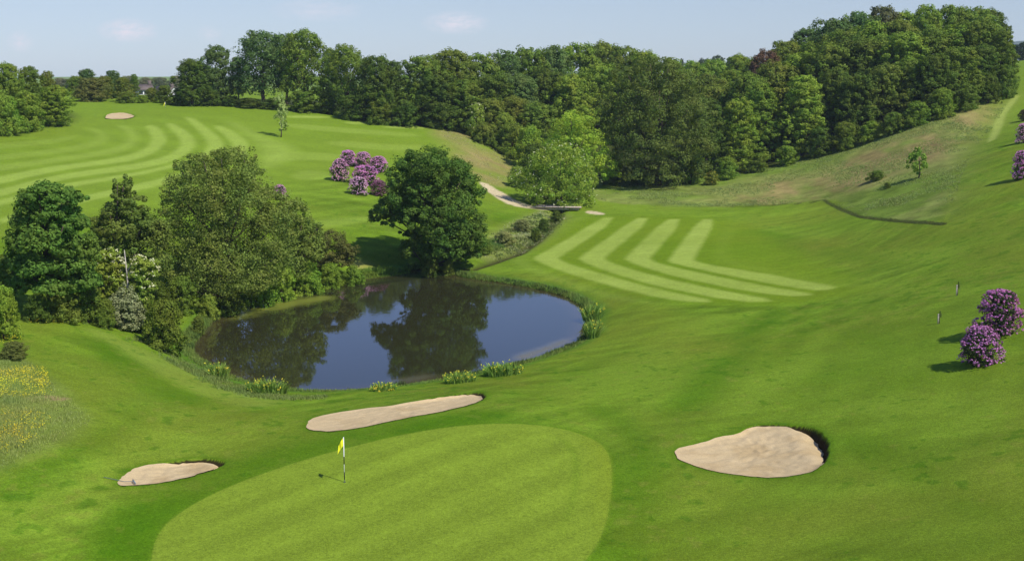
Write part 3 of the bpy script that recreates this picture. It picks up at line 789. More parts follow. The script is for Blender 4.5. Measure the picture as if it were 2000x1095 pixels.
# ------------------------------------------------------------------ trees with a crown of their own
def hero(px, at, lobes, c, label, name="broadleaf_tree", cat="tree", group=None, nsub=14, nleaf=50, leaf=.16, sub=.40, jit=.5,
         seed=0, back=1, flat=.85, trunk=(.3, .6), bark=None, spread=1.0, limbs=True, up=.3):
    """lobes: (px, py, r_px[, r_py]) crown masses seen in the photo; each gets neighbours in depth"""
    r = np.random.default_rng(seed + 900)
    x, y, z = spot(px, at); s = depth(y, z) / F
    _, by = None, None
    Lw = []
    ys = [l[1] for l in lobes]; xs = [l[0] for l in lobes]
    half = (max(xs) - min(xs)) / 2 * s; cxm = (max(xs) + min(xs)) / 2
    for l in lobes:
        rp = l[2] * s; rz = (l[3] if len(l) > 3 else l[2] * flat) * s
        a, b = ray(l[0], l[1]); lx = a * y - x; lz = HC + b * y - z
        dep = math.sqrt(max(0, half ** 2 - ((l[0] - cxm) * s) ** 2)) * .8
        offs = [r.uniform(-.25, .25) * rp]
        if back: offs += [-dep * r.uniform(.45, .95), dep * r.uniform(.45, .9)]
        for k, o_ in enumerate(offs):
            q = 1.0 if k == 0 else r.uniform(.7, .95)
            # keep the outline as it is seen: a mass nearer or farther shrinks a little
            Lw.append((lx * (1 - .06 * (k > 0)), o_, max(lz + (0 if k == 0 else r.uniform(-.3, .2) * rz), rz * .5), rp * q, rp * q, rz * q))
    Lw = np.array(Lw); nsub = int(nsub * 1.35); nleaf = int(nleaf * 1.3); leaf = leaf * .78; sub = sub * .76; spread = spread * 1.05
    P, Nn = lobes_to_leaves(Lw, r, nsub, nleaf, sub=sub, jit=jit, spread=spread, up=up)
    ok_ = P[:, 2] > .05; P, Nn = P[ok_], Nn[ok_]
    V, Qd = leaf_cards(P, Nn, leaf * r.uniform(.6, 1.35, len(P)), r)
    e = empty(name, (x, y, z - .02)); tag(e, label, cat, group)
    o = obj("crown" if cat == "tree" else "foliage", mesh_np("crown", V, Qd, LEAF), e); colour(o, c, .03)
    if trunk:
        mb = MB(); H = Lw[:, 2].max(); t = np.linspace(0, 1, 8)
        ax = np.c_[.12 * np.sin(t * 6), .12 * np.cos(t * 5) - .12, t * H * .8]; ax[0, :2] = 0
        mb.tube(ax, trunk[0] * (1.3 - 1.2 * t ** .8) + .02, 10)
        if limbs:
            for L in Lw[r.permutation(len(Lw))[:26]]:
                s0 = ax[min(6, 1 + int(5 * max(0, L[2] - L[5]) / H))]
                u = np.linspace(0, 1, 5)[:, None]
                p = s0 + (L[:3] - s0) * u + np.array([0, 0, 1]) * (np.sin(u * math.pi) * -.08 * np.linalg.norm(L[:3] - s0))
                mb.tube(p, trunk[0] * .32 * (1 - .8 * u[:, 0]) + .015, 6)
        obj("trunk" if cat == "tree" else "stem", mb.mesh("trunk", bark or BARK, True), e)
    return e, Lw

# the sycamore on the far bank of the pond
hero(838, 519, [(845, 312, 34, 24), (806, 318, 32, 24), (885, 330, 34, 26), (778, 345, 26, 22), (842, 342, 42), (905, 352, 28), (790, 368, 32, 26),
    (925, 378, 24, 26), (830, 380, 50), (885, 385, 48), (772, 392, 26, 18), (755, 402, 26, 18), (740, 420, 20, 17), (765, 424, 20, 15), (790, 415, 24, 18),
    (815, 420, 36), (862, 425, 48), (912, 430, 36), (936, 445, 18), (836, 458, 34), (880, 462, 44), (925, 468, 28), (808, 480, 26, 20),
    (850, 490, 30, 22), (893, 492, 34, 20), (930, 488, 18, 18), (800, 455, 18, 12), (838, 505, 18, 14)],
    (.070, .130, .028), "dark rounded sycamore standing alone on the far bank of the pond", seed=1, nsub=15, nleaf=62, leaf=.15, trunk=(.36, .6), flat=.75, up=.45)
# the trees at the left of the pond
hero(100, 622, [(95, 372, 38, 18), (140, 380, 24, 14), (70, 392, 34, 24), (110, 405, 42, 28), (60, 430, 34, 28), (100, 440, 45, 30), (140, 435, 30, 24), (48, 470, 34, 26),
    (95, 480, 46, 30), (150, 475, 34, 26), (40, 510, 30, 28), (85, 520, 44, 28), (140, 515, 44, 26), (170, 490, 26, 22), (120, 550, 46, 24), (170, 545, 30, 20), (45, 550, 28, 20)],
    (.082, .150, .030), "dark green tree leftmost of the clump beside the pond", seed=2, nsub=15, nleaf=60, leaf=.14, trunk=(.3, .6), flat=.7, up=.45)
hero(238, 600, [(242, 360, 13, 18), (241, 376, 17, 16), (238, 385, 18, 16), (262, 395, 18, 12), (225, 408, 26, 16), (268, 415, 26, 16), (205, 440, 30, 20), (245, 440, 34, 22), (285, 440, 32, 22), (190, 475, 28, 20),
    (230, 475, 40, 24), (280, 480, 38, 24), (305, 455, 30, 22), (215, 515, 36, 22), (265, 520, 40, 22), (300, 515, 34, 22), (240, 560, 44, 22)],
    (.105, .150, .036), "ragged dark tree with a thin spiky top, second in the pondside clump", seed=3, nsub=13, nleaf=50, leaf=.13, sub=.45, spread=1.05, trunk=(.22, .6))
hero(450, 588, [(412, 308, 22, 18), (445, 308, 30, 20), (478, 308, 16, 18), (385, 318, 20, 16), (360, 330, 24, 20), (400, 335, 36, 26), (450, 338, 42, 28), (490, 345, 30, 24), (345, 365, 26, 22), (385, 372, 42, 28), (435, 378, 48, 30),
    (490, 380, 42, 28), (525, 385, 26, 24), (335, 405, 28, 22), (370, 415, 42, 28), (425, 420, 52, 30), (480, 420, 50, 30), (535, 425, 38, 28), (350, 460, 40, 28), (400, 465, 52, 30), (460, 465, 54, 30),
    (520, 465, 48, 30), (365, 510, 44, 28), (420, 510, 52, 30), (480, 510, 52, 30), (535, 505, 40, 28), (400, 550, 46, 24), (460, 550, 50, 24), (350, 545, 36, 24), (510, 540, 40, 22), (320, 500, 30, 26), (322, 445, 24, 22)],
    (.140, .185, .048), "tall broad fine-leaved willow, biggest tree left of the pond", seed=4, nsub=15, nleaf=46, leaf=.12, sub=.5, jit=.8, spread=1.06, trunk=(.34, .6), flat=.7)
hero(575, 556, [(560, 395, 22, 18), (578, 412, 22, 18), (555, 425, 30, 22), (595, 438, 22, 20), (570, 455, 36, 24), (605, 462, 24, 18), (622, 445, 14, 10), (555, 490, 36, 24), (595, 495, 32, 22), (570, 525, 36, 20), (612, 478, 22, 14)],
    (.145, .195, .048), "feathery green willow leaning out to the right of the tall willow", seed=5, nsub=13, nleaf=46, leaf=.12, sub=.5, jit=.8, spread=1.08, trunk=(.2, .6), flat=.7)
hero(640, 530, [(625, 470, 24, 16), (650, 468, 26, 16), (675, 482, 22, 14), (610, 492, 26, 18), (645, 494, 34, 20), (680, 498, 20, 14), (625, 512, 28, 12), (660, 512, 26, 12)],
    (.088, .104, .036), "brownish low rounded bush at the right end of the pondside clump", "shrub", "shrub", seed=6, nsub=12, nleaf=44, leaf=.12, trunk=(.1, .4), limbs=False)
# the large dark oak at the front of the wood and its neighbours
hero(1285, 362, [(1265, 128, 30, 22), (1300, 132, 36, 24), (1225, 145, 34, 26), (1250, 160, 46, 30), (1310, 165, 44, 30), (1345, 165, 30, 26), (1200, 180, 32, 26), (1240, 195, 46, 30), (1290, 200, 50, 32), (1345, 205, 40, 30), (1195, 220, 32, 26),
    (1235, 235, 44, 30), (1285, 240, 50, 30), (1340, 245, 44, 30), (1375, 225, 28, 26), (1210, 265, 36, 26), (1255, 275, 46, 30), (1310, 280, 48, 30), (1360, 280, 36, 28), (1225, 305, 36, 24), (1270, 312, 44, 26), (1320, 318, 42, 26),
    (1240, 338, 34, 18), (1290, 342, 40, 18), (1345, 330, 32, 20)],
    (.092, .130, .036), "huge dark oak at the front of the wood, above the pale shrubs", "oak_tree", seed=7, nsub=15, nleaf=52, leaf=.2, trunk=(.55, .6), flat=.7, back=1)
hero(1120, 366, [(1115, 232, 26, 16), (1140, 238, 26, 18), (1105, 258, 30, 22), (1145, 262, 32, 22), (1085, 280, 28, 20), (1125, 285, 36, 24), (1165, 290, 28, 20), (1150, 312, 36, 22), (1185, 318, 28, 20), (1110, 315, 36, 24), (1195, 340, 20, 12), (1165, 338, 30, 16)],
    (.21, .32, .045), "bright green sloping tree in front of the dark oak", seed=8, nsub=13, nleaf=46, leaf=.17, trunk=(.25, .6), flat=.7)
e_haw, LW = hero(1095, 402, [(1085, 292, 22, 16), (1110, 300, 26, 18), (1060, 312, 28, 20), (1095, 320, 36, 24), (1130, 325, 30, 22), (1045, 340, 30, 22), (1085, 348, 40, 26), (1130, 352, 32, 24), (1152, 350, 20, 16), (1055, 372, 30, 22), (1095, 380, 38, 22), (1135, 380, 26, 18), (1018, 345, 22, 18), (1030, 362, 22, 14), (1050, 392, 26, 12), (1080, 398, 30, 12), (1115, 398, 30, 12), (1142, 392, 20, 12), (1075, 368, 40, 24), (1120, 368, 36, 24)],
    (.165, .250, .045), "pale green hawthorn with white blossom beside the plank bridge", "hawthorn", "tree", seed=9, nsub=13, nleaf=46, leaf=.15, trunk=(.2, .6), flat=.7)
bm = blossom_mesh('dome', 5, 300, 5, .08, .15, .4, lobes=LW)
b_ = obj("blossom", bm, e_haw); b_.color = (.62, .64, .36, 1)

# ------------------------------------------------------------------ the woods and tree rows, tree by tree
T = tree
g = "trees and bushes at the far left edge"
T('round', 18, -212, 128, 78, 'light', "tall bright green tree behind the far left thicket", group=g)
T('round', 62, -216, 133, 66, 'mid', "mid green round tree behind the far left thicket", group=g)
T('tall', 96, -222, 142, 44, 'olive', "narrow olive tree at the back of the far left thicket", group=g)
T('round', -30, -210, 126, 80, 'mid', "green tree cut by the left edge of the view", group=g)
T('dome', 10, 264, 188, 74, 'light', "bright bush lowest in the far left thicket", "shrub", "shrub", g)
T('dome', 52, 256, 180, 74, 'light', "leafy bush in the middle of the far left thicket", "shrub", "shrub", g)
T('round', 110, 246, 170, 84, 'light', "broad bush at the right end of the far left thicket", "shrub", "shrub", g)
T('dome', 35, -203, 205, 60, 'mid', "low dark-footed bush in the far left thicket", "shrub", "shrub", g)
T('dome', -30, 266, 190, 80, 'mid', "green bush cut by the left edge of the view", "shrub", "shrub", g)
g = "hedgerow trees behind the far left green"
for px, Yf, top, w, kd, c, lb in ((150, 275, 150, 42, 'round', 'mid', "small rounded tree at the left end of the far hedgerow"), (172, 278, 137, 48, 'round', 'blue', "bluish dark tree in the far hedgerow, left of the cottages"),
        (180, 262, 154, 78, 'dome', 'brown', "wide brownish bush in the far hedgerow"), (222, 280, 139, 46, 'tall', 'blue', "dark pointed tree in the far hedgerow"), (206, 272, 150, 40, 'round', 'olive', "olive tree between the two dark hedgerow trees"),
        (242, 262, 153, 42, 'round', 'olive', "yellow-olive tree in front of the left cottage"), (264, 290, 146, 24, 'tall', 'mid', "slim tree just left of the white cottage"), (246, 257, 180, 40, 'dome', 'mid', "low dark bush left of the white cottage"),
        (298, 262, 172, 34, 'dome', 'olive', "small bush under the two cottages"), (322, 258, 168, 40, 'round', 'mid', "tangled small tree before the right cottage"), (278, 258, 186, 30, 'dome', 'light', "bright low bush before the white cottage")):
    T(kd, px, -Yf, top, w, c, lb, "broadleaf_tree" if kd != 'dome' else "shrub", "tree" if kd != 'dome' else "shrub", g)
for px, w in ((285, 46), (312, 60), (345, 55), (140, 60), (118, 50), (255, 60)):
    T('round', px, -520, 146 + (px * 7 % 9), w * .7, (.15, .165, .12), "hazy pale tree far beyond the cottages", group="hazy trees far beyond the far left green")  # distance haze put into the leaf colour: paler, greyer green
g = "tall tree row behind the left fairway"
for px, at, top, w, kd, c, lb in (
        (376, 207, 119, 78, 'round', 'dark', "round dark tree at the left end of the tall row"), (426, -256, 93, 76, 'round', 'blue', "taller dark tree, second from the left in the tall row"),
        (466, -258, 114, 44, 'high', 'mid', "small gappy tree between the two tall groups of the row"), (516, -254, 66, 128, 'high', 'blue', "very tall spreading tree, left one of the highest pair in the row"),
        (598, -253, 63, 112, 'high', 'mid', "very tall spreading tree, right one of the highest pair in the row"), (560, -268, 70, 90, 'high', 'blue', "tall crown showing behind the highest pair of the row"),
        (680, -250, 92, 92, 'high', 'mid', "tall rounded tree just right of the highest pair"), (738, -245, 114, 96, 'round', 'dark', "broad dark tree at the right end of the tall row"),
        (650, -262, 100, 60, 'round', 'blue', "bluish tree filling the gap right of the highest pair"), (772, -256, 122, 60, 'round', 'blue', "bluish tree where the tall row meets the wood"), (400, -270, 128, 50, 'high', 'dark', "thin tree behind the left end of the tall row")):
    T(kd, px, at, top, w, c, lb, group=g)
g = "undergrowth along the tall row"
for px, at, top, w, c, lb in ((352, 206, 172, 42, 'dark', "dark bush at the left foot of the tall row"), (410, 207, 176, 50, 'dark', "dark bush below the second tree of the tall row"), (452, 208, 188, 44, 'dark', "low dark bush left of the light gap"),
        (488, 211, 192, 60, 'dark', "low dark hedge bush below the light gap"), (536, 214, 191, 56, 'dark', "low dark hedge bush under the highest pair"), (592, 219, 178, 70, 'mid', "leafy bush under the right one of the highest pair"),
        (638, 222, 182, 50, 'mid', "greener bush right of the highest pair"), (690, 234, 188, 70, 'dark', "dark bush in shade under the row's right half"), (745, 243, 190, 60, 'mid', "bush with pale leaf edges at the right end of the row"), (790, 247, 196, 60, 'dark', "dark bush where the row meets the wood")):
    T('dome', px, at, top, w, c, lb, "shrub", "shrub", g)
g = "trees of the middle wood"
for px, Yf, top, w, kd, c, lb in (
        (828, 250, 114, 92, 'round', 'mid', "tall tree at the left corner of the middle wood"), (880, 254, 103, 96, 'round', 'olive', "olive flat-topped tree near the left corner of the middle wood"),
        (850, 246, 150, 80, 'round', 'dark', "dark lower tree at the left corner of the middle wood"), (905, 248, 160, 80, 'round', 'mid', "lower green tree above the shaded wood edge"),
        (938, 262, 110, 84, 'round', 'mid', "green tree in the skyline left of centre"), (985, 268, 104, 84, 'tall', 'blue', "bluish tree in the skyline of the middle wood"),
        (1030, 276, 100, 84, 'round', 'mid', "rounded tree on the skyline above the reddish twig"), (1078, 284, 97, 84, 'round', 'blue', "dull tree on the skyline, fourth from the oak"),
        (1125, 296, 91, 88, 'round', 'light', "bright tree on the highest part of the middle skyline"), (1172, 300, 90, 88, 'round', 'olive', "olive tree on the highest part of the middle skyline"),
        (1215, 296, 97, 84, 'round', 'mid', "tree on the skyline left behind the oak"), (1255, 288, 106, 74, 'round', 'light', "bright tree right behind the oak's top"),
        (960, 256, 150, 80, 'round', 'dark', "dark tree in the second rank of the middle wood"), (1015, 262, 152, 84, 'round', 'blue', "blue-green tree in the second rank of the middle wood"),
        (1065, 268, 140, 84, 'round', 'dark', "dark green hollow-sided tree in the second rank"), (1115, 262, 152, 88, 'round', 'lime', "pale green round tree left of the oak"),
        (1170, 276, 130, 88, 'round', 'light', "bright green tree between the pale tree and the oak"), (1000, 250, 192, 70, 'round', 'olive', "olive tree above the brown grass bank"),
        (1050, 248, 205, 80, 'round', 'mid', "low green tree left of the sloping bright tree"), (960, 246, 196, 64, 'round', 'olive', "brown-green small tree by the cream elder"),
        (910, 247, 205, 50, 'dome', 'dark', "dark bush at the shaded left wood edge"), (865, 246, 205, 60, 'dome', 'dark', "dark bush under the corner of the middle wood")):
    T(kd, px, -Yf, top, w * 1.3, c, lb, "broadleaf_tree" if kd != 'dome' else "shrub", "tree" if kd != 'dome' else "shrub", g)
g = "bushes at the foot of the middle wood"
for px, at, top, w, c, lb in ((945, 282, 240, 52, 'olive', "round brown-green bush standing out on the grass bank"), (1000, -240, 240, 70, 'mid', "green bush above the brown bank"), (1035, -232, 250, 70, 'bank', "bright bush at the top of the shaded gully"),
        (1045, -225, 282, 60, 'dark', "dark shaded bush in the gully"), (1075, 335, 272, 70, 'mid', "bush left of the sloping bright tree"), (985, -243, 222, 56, 'elder', "pale leaved bush by the cream elder"), (1010, 366, 326, 40, 'elder', "small blossoming bush left of the hawthorn")):
    T('dome', px, at, top, w, c, lb, "shrub", "shrub", g)
EB = blossom_mesh('dome', 301, 60, 5, .018, .03, .2)
T('dome', 932, -244, 205, 46, 'elder', "elder with cream flowers at the edge of the middle wood", "elder_bush", "shrub", blossom=(EB, (.72, .68, .40)))
g = "trees in the valley beyond the oak"
for px, Yf, top, w, c, kd in ((1310, 320, 118, 80, 'light', 'round'), (1350, 330, 124, 80, 'light', 'round'), (1395, 335, 120, 80, 'lime', 'round'), (1440, 320, 112, 80, 'light', 'round'), (1330, 290, 150, 80, 'mid', 'round'), (1380, 285, 150, 80, 'olive', 'round'),
        (1425, 280, 140, 80, 'light', 'round'), (1470, 290, 118, 70, 'mid', 'round'), (1410, 262, 160, 80, 'olive', 'round'), (1460, 268, 146, 80, 'olive', 'round')):
    T(kd, px, -Yf, top, w, c, "round tree among many in the valley between the oak and the hill", group=g)
for px, w, tp in ((1330, 14, 116), (1372, 40, 117), (1400, 44, 111), (1425, 30, 113), (1385, 40, 117), (1450, 40, 112)):
    T('tall' if w < 20 else 'round', px, -620, tp, w, (.06, .085, .06), "small bluish tree on the far horizon", group="bluish trees on the far horizon")
g = "trees of the hillside wood"
HILL = [  # front rank
    (1378, -224, 195, 76, 'tall', 'dark', "dark narrow tree right beside the big oak"), (1442, -222, 196, 82, 'tall', 'lime', "light green tall tree, first of the bright trio at the wood's front"),
    (1482, -222, 168, 84, 'tall', 'light', "taller mid green tree, middle of the bright trio"), (1565, -222, 151, 98, 'tall', 'lime', "light green dome-topped tree, right of the bright trio"), (1525, -230, 205, 60, 'tall', 'dark', "dark gap tree between the bright trio"),
    (1625, -219, 140, 88, 'round', 'dark', "dark oak at the wood's front, right of the bright trio"), (1672, -216, 150, 84, 'round', 'dark', "dark spreading tree low on the hillside wood edge"), (1725, -213, 130, 90, 'round', 'olive', "olive tree at the lower middle of the hillside edge"),
    (1775, -210, 120, 84, 'round', 'mid', "mid green tree midway up the hillside edge"), (1822, -207, 110, 80, 'round', 'dark', "dark tree two thirds up the hillside edge"), (1868, -206, 96, 84, 'round', 'mid', "mid green tree near the top of the hillside edge"), (1915, -206, 92, 84, 'round', 'dark', "dark tree next to last at the top of the hillside edge"), (1952, -212, 62, 62, 'tall', 'mid', "last tree at the right end of the hillside wood"),
    (1962, -214, 120, 44, 'round', 'mid', "lower leafy tree at the right end of the hillside wood"),
    # second rank
    (1400, -240, 170, 80, 'round', 'olive', "olive crown behind the dark narrow tree"), (1455, -244, 150, 84, 'round', 'mid', "crown above the first bright tree"), (1510, -242, 128, 88, 'round', 'olive', "olive crown above the bright trio"), (1560, -246, 110, 90, 'round', 'light', "bright crown above the dome-topped tree"),
    (1612, -240, 90, 96, 'round', 'mid', "crown above the dark front oak"), (1660, -236, 80, 100, 'round', 'dark', "large dark crown in the middle of the hillside wood"), (1712, -232, 78, 96, 'round', 'mid', "broad crown above the olive tree"), (1762, -230, 70, 96, 'round', 'light', "bright crown midway up the hill"),
    (1812, -226, 62, 92, 'round', 'mid', "upper crown of the hillside wood"), (1858, -224, 54, 92, 'tall', 'light', "bright tall crown near the top of the hill"), (1906, -222, 45, 90, 'round', 'mid', "crown near the right end of the wood"),
    # skyline
    (1490, -272, 104, 66, 'round', 'copper', "copper-purple tree on the skyline left of the hill"), (1530, -275, 84, 74, 'round', 'olive', "tree on the skyline where the hill begins"), (1575, -278, 62, 80, 'round', 'blue', "dark bluish tree low on the hill's skyline"), (1625, -280, 44, 90, 'round', 'blue', "dark bluish tree midway on the hill's skyline"),
    (1672, -276, 32, 90, 'round', 'blue', "dark tree below the grey-topped tree on the skyline"), (1718, -270, 17, 74, 'round', (.11, .12, .06), "grey-green flat-topped tree on the skyline"), (1760, -262, 30, 80, 'round', 'light', "bright tree in the skyline dip"),
    (1805, -255, 16, 66, 'tall', 'light', "bright upright tree on the skyline"), (1850, -250, 18, 84, 'round', 'mid', "rounded tree on top of the hill"), (1895, -245, 19, 84, 'round', 'mid', "mid green tree at the top right of the hill"), (1928, -236, 24, 66, 'round', 'dark', "dark tree at the right shoulder of the hill"),
    (1640, -258, 66, 90, 'round', 'mid', "tree under the dark bluish skyline trees"), (1700, -254, 50, 90, 'round', 'light', "bright tree below the grey-topped tree"), (1590, -262, 88, 84, 'round', 'mid', "tree below the left skyline of the hill"), (1750, -248, 46, 90, 'round', 'olive', "olive tree below the skyline dip")]
_er = np.array([(1180, 358), (1440, 341), (1600, 301), (1700, 271), (1800, 236), (1900, 206), (1975, 184)], float)
for i_, (px, at, top, w, kd, c, lb) in enumerate(HILL):
    ye = hit(px, float(np.interp(px, _er[:, 0], _er[:, 1])))[1]
    off = 3 + 2 * (i_ % 3) if i_ < 14 else (17 + 3 * (i_ % 3) if i_ < 25 else (36 + 4 * (i_ % 4) if i_ < 36 else 27))
    T(kd, px, -(ye + off), top, w * (1.2 if i_ < 14 else 1.45), c, lb, group=g)
g = "bushes along the foot of the hillside wood"
for px, at, top, w, c, lb in ((1205, 361, 320, 50, 'mid', "bush at the wood's foot right of the hawthorn"), (1245, 361, 325, 46, 'dark', "dark bush at the foot of the big oak"), (1350, 357, 286, 56, 'light', "bright green bush at the right foot of the oak"), (1420, 350, 308, 48, 'light', "bright bush below the first bright tree"),
        (1480, 336, 300, 40, 'mid', "bush below the middle bright tree"), (1535, 323, 285, 46, 'light', "bush below the dome-topped tree"), (1600, 306, 250, 56, 'dark', "dark bush at the foot of the dark front oak"), (1650, 292, 240, 56, 'mid', "bush at the wood's foot midway"), (1700, 276, 238, 52, 'light', "light bush at the hillside wood's foot"),
        (1745, 262, 220, 52, 'mid', "bush below the olive tree on the hillside"), (1790, 246, 200, 56, 'light', "light leaved bush on the hillside edge"), (1838, 231, 175, 56, 'light', "light bush higher on the hillside edge"), (1885, 215, 165, 56, 'mid', "bush near the top of the hillside edge"), (1930, 202, 150, 50, 'dark', "dark bush near the right end of the wood"), (1966, 192, 132, 44, 'mid', "bush at the right corner of the wood")):
    T('dome', px, at, top, w, c, lb, "shrub", "shrub", g)
GB = blossom_mesh('dome', 303, 70, 5, .02, .035, .15)
T('dome', 1390, 361, 336, 30, 'olive', "small gorse bush in yellow flower at the foot of the wood", "gorse_bush", "shrub", None, 2, (GB, (.55, .45, .04)))
g = "dark trees on the far right skyline"
for px, tp in ((1980, 88), (1996, 84), (2016, 86), (2034, 90)): T('round', px, -430, tp, 24, (.035, .06, .038), "distant dark tree beyond the right end of the wood", group=g)

# ------------------------------------------------------------------ shrubs round the pond
T('round', 10, -98, 500, 84, 'mid', "mid green tree cut by the left edge, above the meadow", group=None)
T('dome', 8, 662, 560, 70, 'bank', "bright bush at the left edge above the meadow", "shrub", "shrub")
T('dome', 28, 700, 668, 60, 'brown', "low dull bush at the edge of the buttercup meadow", "shrub", "shrub")
g = "shrubs on the left bank of the pond"
for px, at, top, w, c, lb in ((75, 628, 575, 60, 'dark', "dark bush below the leftmost pondside tree"), (120, 628, 560, 70, 'olive', "dull bush at the grass edge left of the silver shrub"), (172, 630, 550, 76, 'mid', "green bush touching the silver shrub's left"), (205, 640, 585, 50, 'mid', "small bush under the silver shrub's left side"),
        (322, 680, 588, 92, 'mid', "round green bush at the left corner of the pond"), (290, 650, 575, 50, 'bank', "yellow-green bush between the silver shrub and the corner bush"), (355, 600, 540, 70, 'mid', "bush under the tall willow's left side"),
        (408, 604, 576, 44, 'elder', "yellowish bush on the bank below the willow"), (450, 596, 552, 60, 'mid', "green bank bush below the willow's middle"), (505, 584, 530, 64, 'bank', "bright bank bush left of the leaning willow"), (550, 574, 515, 64, 'bank', "bright bank bush under the leaning willow"),
        (600, 562, 510, 66, 'bank', "brightest bank bush below the brown bush"), (645, 550, 516, 50, 'bank', "last bright bank bush at the right"), (690, 545, 520, 50, 'bank', "low bank herbs between the clump and the sycamore"), (388, 640, 618, 30, 'olive', "small bush overhanging the pond's left end"), (300, 600, 550, 70, 'dark', "dark bush behind the pale dead stem")):
    T('dome', px, at, top, w, c, lb, "shrub", "shrub", g)
EB2 = blossom_mesh('dome', 302, 90, 5, .02, .035, .15)
for px_, lob_, lb in ((208, [(200, 500, 18, 14), (216, 496, 16, 12), (188, 518, 18, 14), (212, 522, 24, 16), (232, 515, 14, 12), (196, 542, 20, 14), (222, 545, 20, 14), (208, 566, 24, 14)], "elder with cream flowers left of the pale dead stem"),
                      (284, [(272, 512, 16, 13), (290, 518, 18, 13), (298, 532, 14, 12), (276, 535, 20, 14), (286, 556, 20, 12), (280, 575, 18, 12)], "elder with cream flowers right of the pale dead stem")):
    e_, L_e = hero(px_, -98, lob_, 'elder', lb, "elder_bush", "shrub", "flowering elders", seed=20 + px_, nsub=10, nleaf=36, leaf=.11, trunk=(.07, .4), back=1)
    z0 = np.percentile(L_e[:, 2], 25)
    b_ = obj("blossom", blossom_mesh('dome', px_, 120, 6, .055, .11, z0, lobes=L_e), e_); b_.color = (.82, .80, .48, 1)
T('dome', 282, -98, 550, 42, 'elder', "small yellow-flowered bush behind the silver shrub", "shrub", "shrub", None, 1, (EB2, (.66, .6, .22)))
hero(238, 642, [(245, 568, 14, 16), (232, 588, 22, 16), (255, 592, 20, 16), (218, 608, 22, 16), (242, 612, 28, 18), (262, 616, 18, 16), (225, 628, 24, 12), (252, 632, 22, 12)],
    'grey', "silver-grey leaved shrub in front of the dark clump", "silver_shrub", "shrub", seed=12, nsub=12, nleaf=40, leaf=.11, sub=.5, jit=.8, trunk=(.08, .4), limbs=False)
# pale dead stem
x, y, z = spot(254, -98); s = depth(y, z) / F
e = empty("dead_tree", (x, y, z)); tag(e, "pale bare dead stem standing among the elders", "tree")
mb = MB(); zt = HC + ray(254, 488)[1] * y - z
mb.tube([(0, 0, -.1), (.03, 0, zt * .4), (-.02, 0, zt * .7), (-.12, 0, zt)], [.09, .08, .06, .03], 8)
obj("trunk", mb.mesh("trunk", PALEBARK, True), e)
for bp_, br_ in (([(0, 0, zt * .72), (.22, .1, zt * .78), (.3, .1, zt * .82)], [.05, .04, .02]), ([(0, 0, zt * .5), (-.18, 0, zt * .56), (-.3, 0, zt * .62)], [.05, .035, .02])):
    mb = MB(); mb.tube(bp_, br_, 6); obj("branch", mb.mesh("branch", PALEBARK, True), e)
# shoots round the sycamore's foot
T('dome', 840, 528, 482, 40, 'dark', "dark shoots at the foot of the sycamore", "shrub", "shrub")
T('dome', 875, 528, 508, 26, 'olive', "small waterside bush right of the sycamore's foot", "shrub", "shrub")

# ------------------------------------------------------------------ rhododendrons
RH_LEAF = crown_mesh('dome', 701, 16, 10, 34, .02)
RH_BL = [blossom_mesh('dome', 710 + i, 900, 5, .019, .03, .06, patchy=True) for i in range(3)]
RH_LEAVES = [crown_mesh('dome', 710 + i, 17, 9, 32, .022) for i in range(3)]
def rhodo(px, at, top, w, pc, label, group, i=0, lc=(.05, .07, .028)):
    x, y, z = spot(px, at); H, W = size_of(px, x, y, z, top, w)
    e = empty("rhododendron", (x, y, z - .05), px * .7); tag(e, label, "shrub", group)
    for nm, m_, c_ in (("foliage", RH_LEAVES[i % 3], lc), ("blossom", RH_BL[i % 3], pc)):
        o = obj(nm, m_, e); o.scale = (W, W, H * 1.04); o.color = (*c_, 1)
    st = obj("stem", TR['dome'][0], e); st.scale = (W * .7, W * .7, H * .8)
PUR = (.50, .18, .40); PNK = (.76, .38, .58); MAG = (.76, .31, .64)
g = "rhododendrons grouped on the far slope"
rhodo(680, 324, 295, 36, MAG, "pink rhododendron at the top left of the far group", g, 0)
rhodo(710, 327, 298, 40, PNK, "paler pink rhododendron at the top of the far group", g, 1)
rhodo(740, 336, 307, 38, MAG, "mauve rhododendron at the top right of the far group", g, 2)
rhodo(664, 354, 312, 40, PNK, "pink rhododendron at the left end of the far group", g, 1)
rhodo(714, 360, 325, 58, MAG, "bright magenta rhododendron in the middle of the far group", g, 0)
rhodo(700, 380, 347, 40, (.80, .46, .66), "pale pink rhododendron lowest in the far group", g, 2)
rhodo(740, 382, 353, 38, (.30, .12, .20), "dull half-faded rhododendron nearest the sycamore", g, 1, (.07, .06, .03))
rhodo(547, 388, 362, 28, PNK, "lone pink rhododendron showing above the willows", None, 2)
g = "purple rhododendrons on the right slope"
rhodo(1951, 652, 571, 96, PUR, "larger purple rhododendron behind, at the right edge of the fairway", g, 0)
rhodo(1912, 713, 640, 90, (.52, .21, .46), "dense purple rhododendron nearest the camera on the right", g, 1)
rhodo(1995, 350, 298, 44, MAG, "pink rhododendron half cut by the right edge, with a long shadow", g, 2)
rhodo(1998, 279, 243, 30, PNK, "small pink rhododendron on the right edge, upper part of the slope", g, 0)
rhodo(2000, 236, 215, 24, (.10, .07, .06), "dark faded rhododendron highest on the right edge", g, 1, (.06, .05, .03))

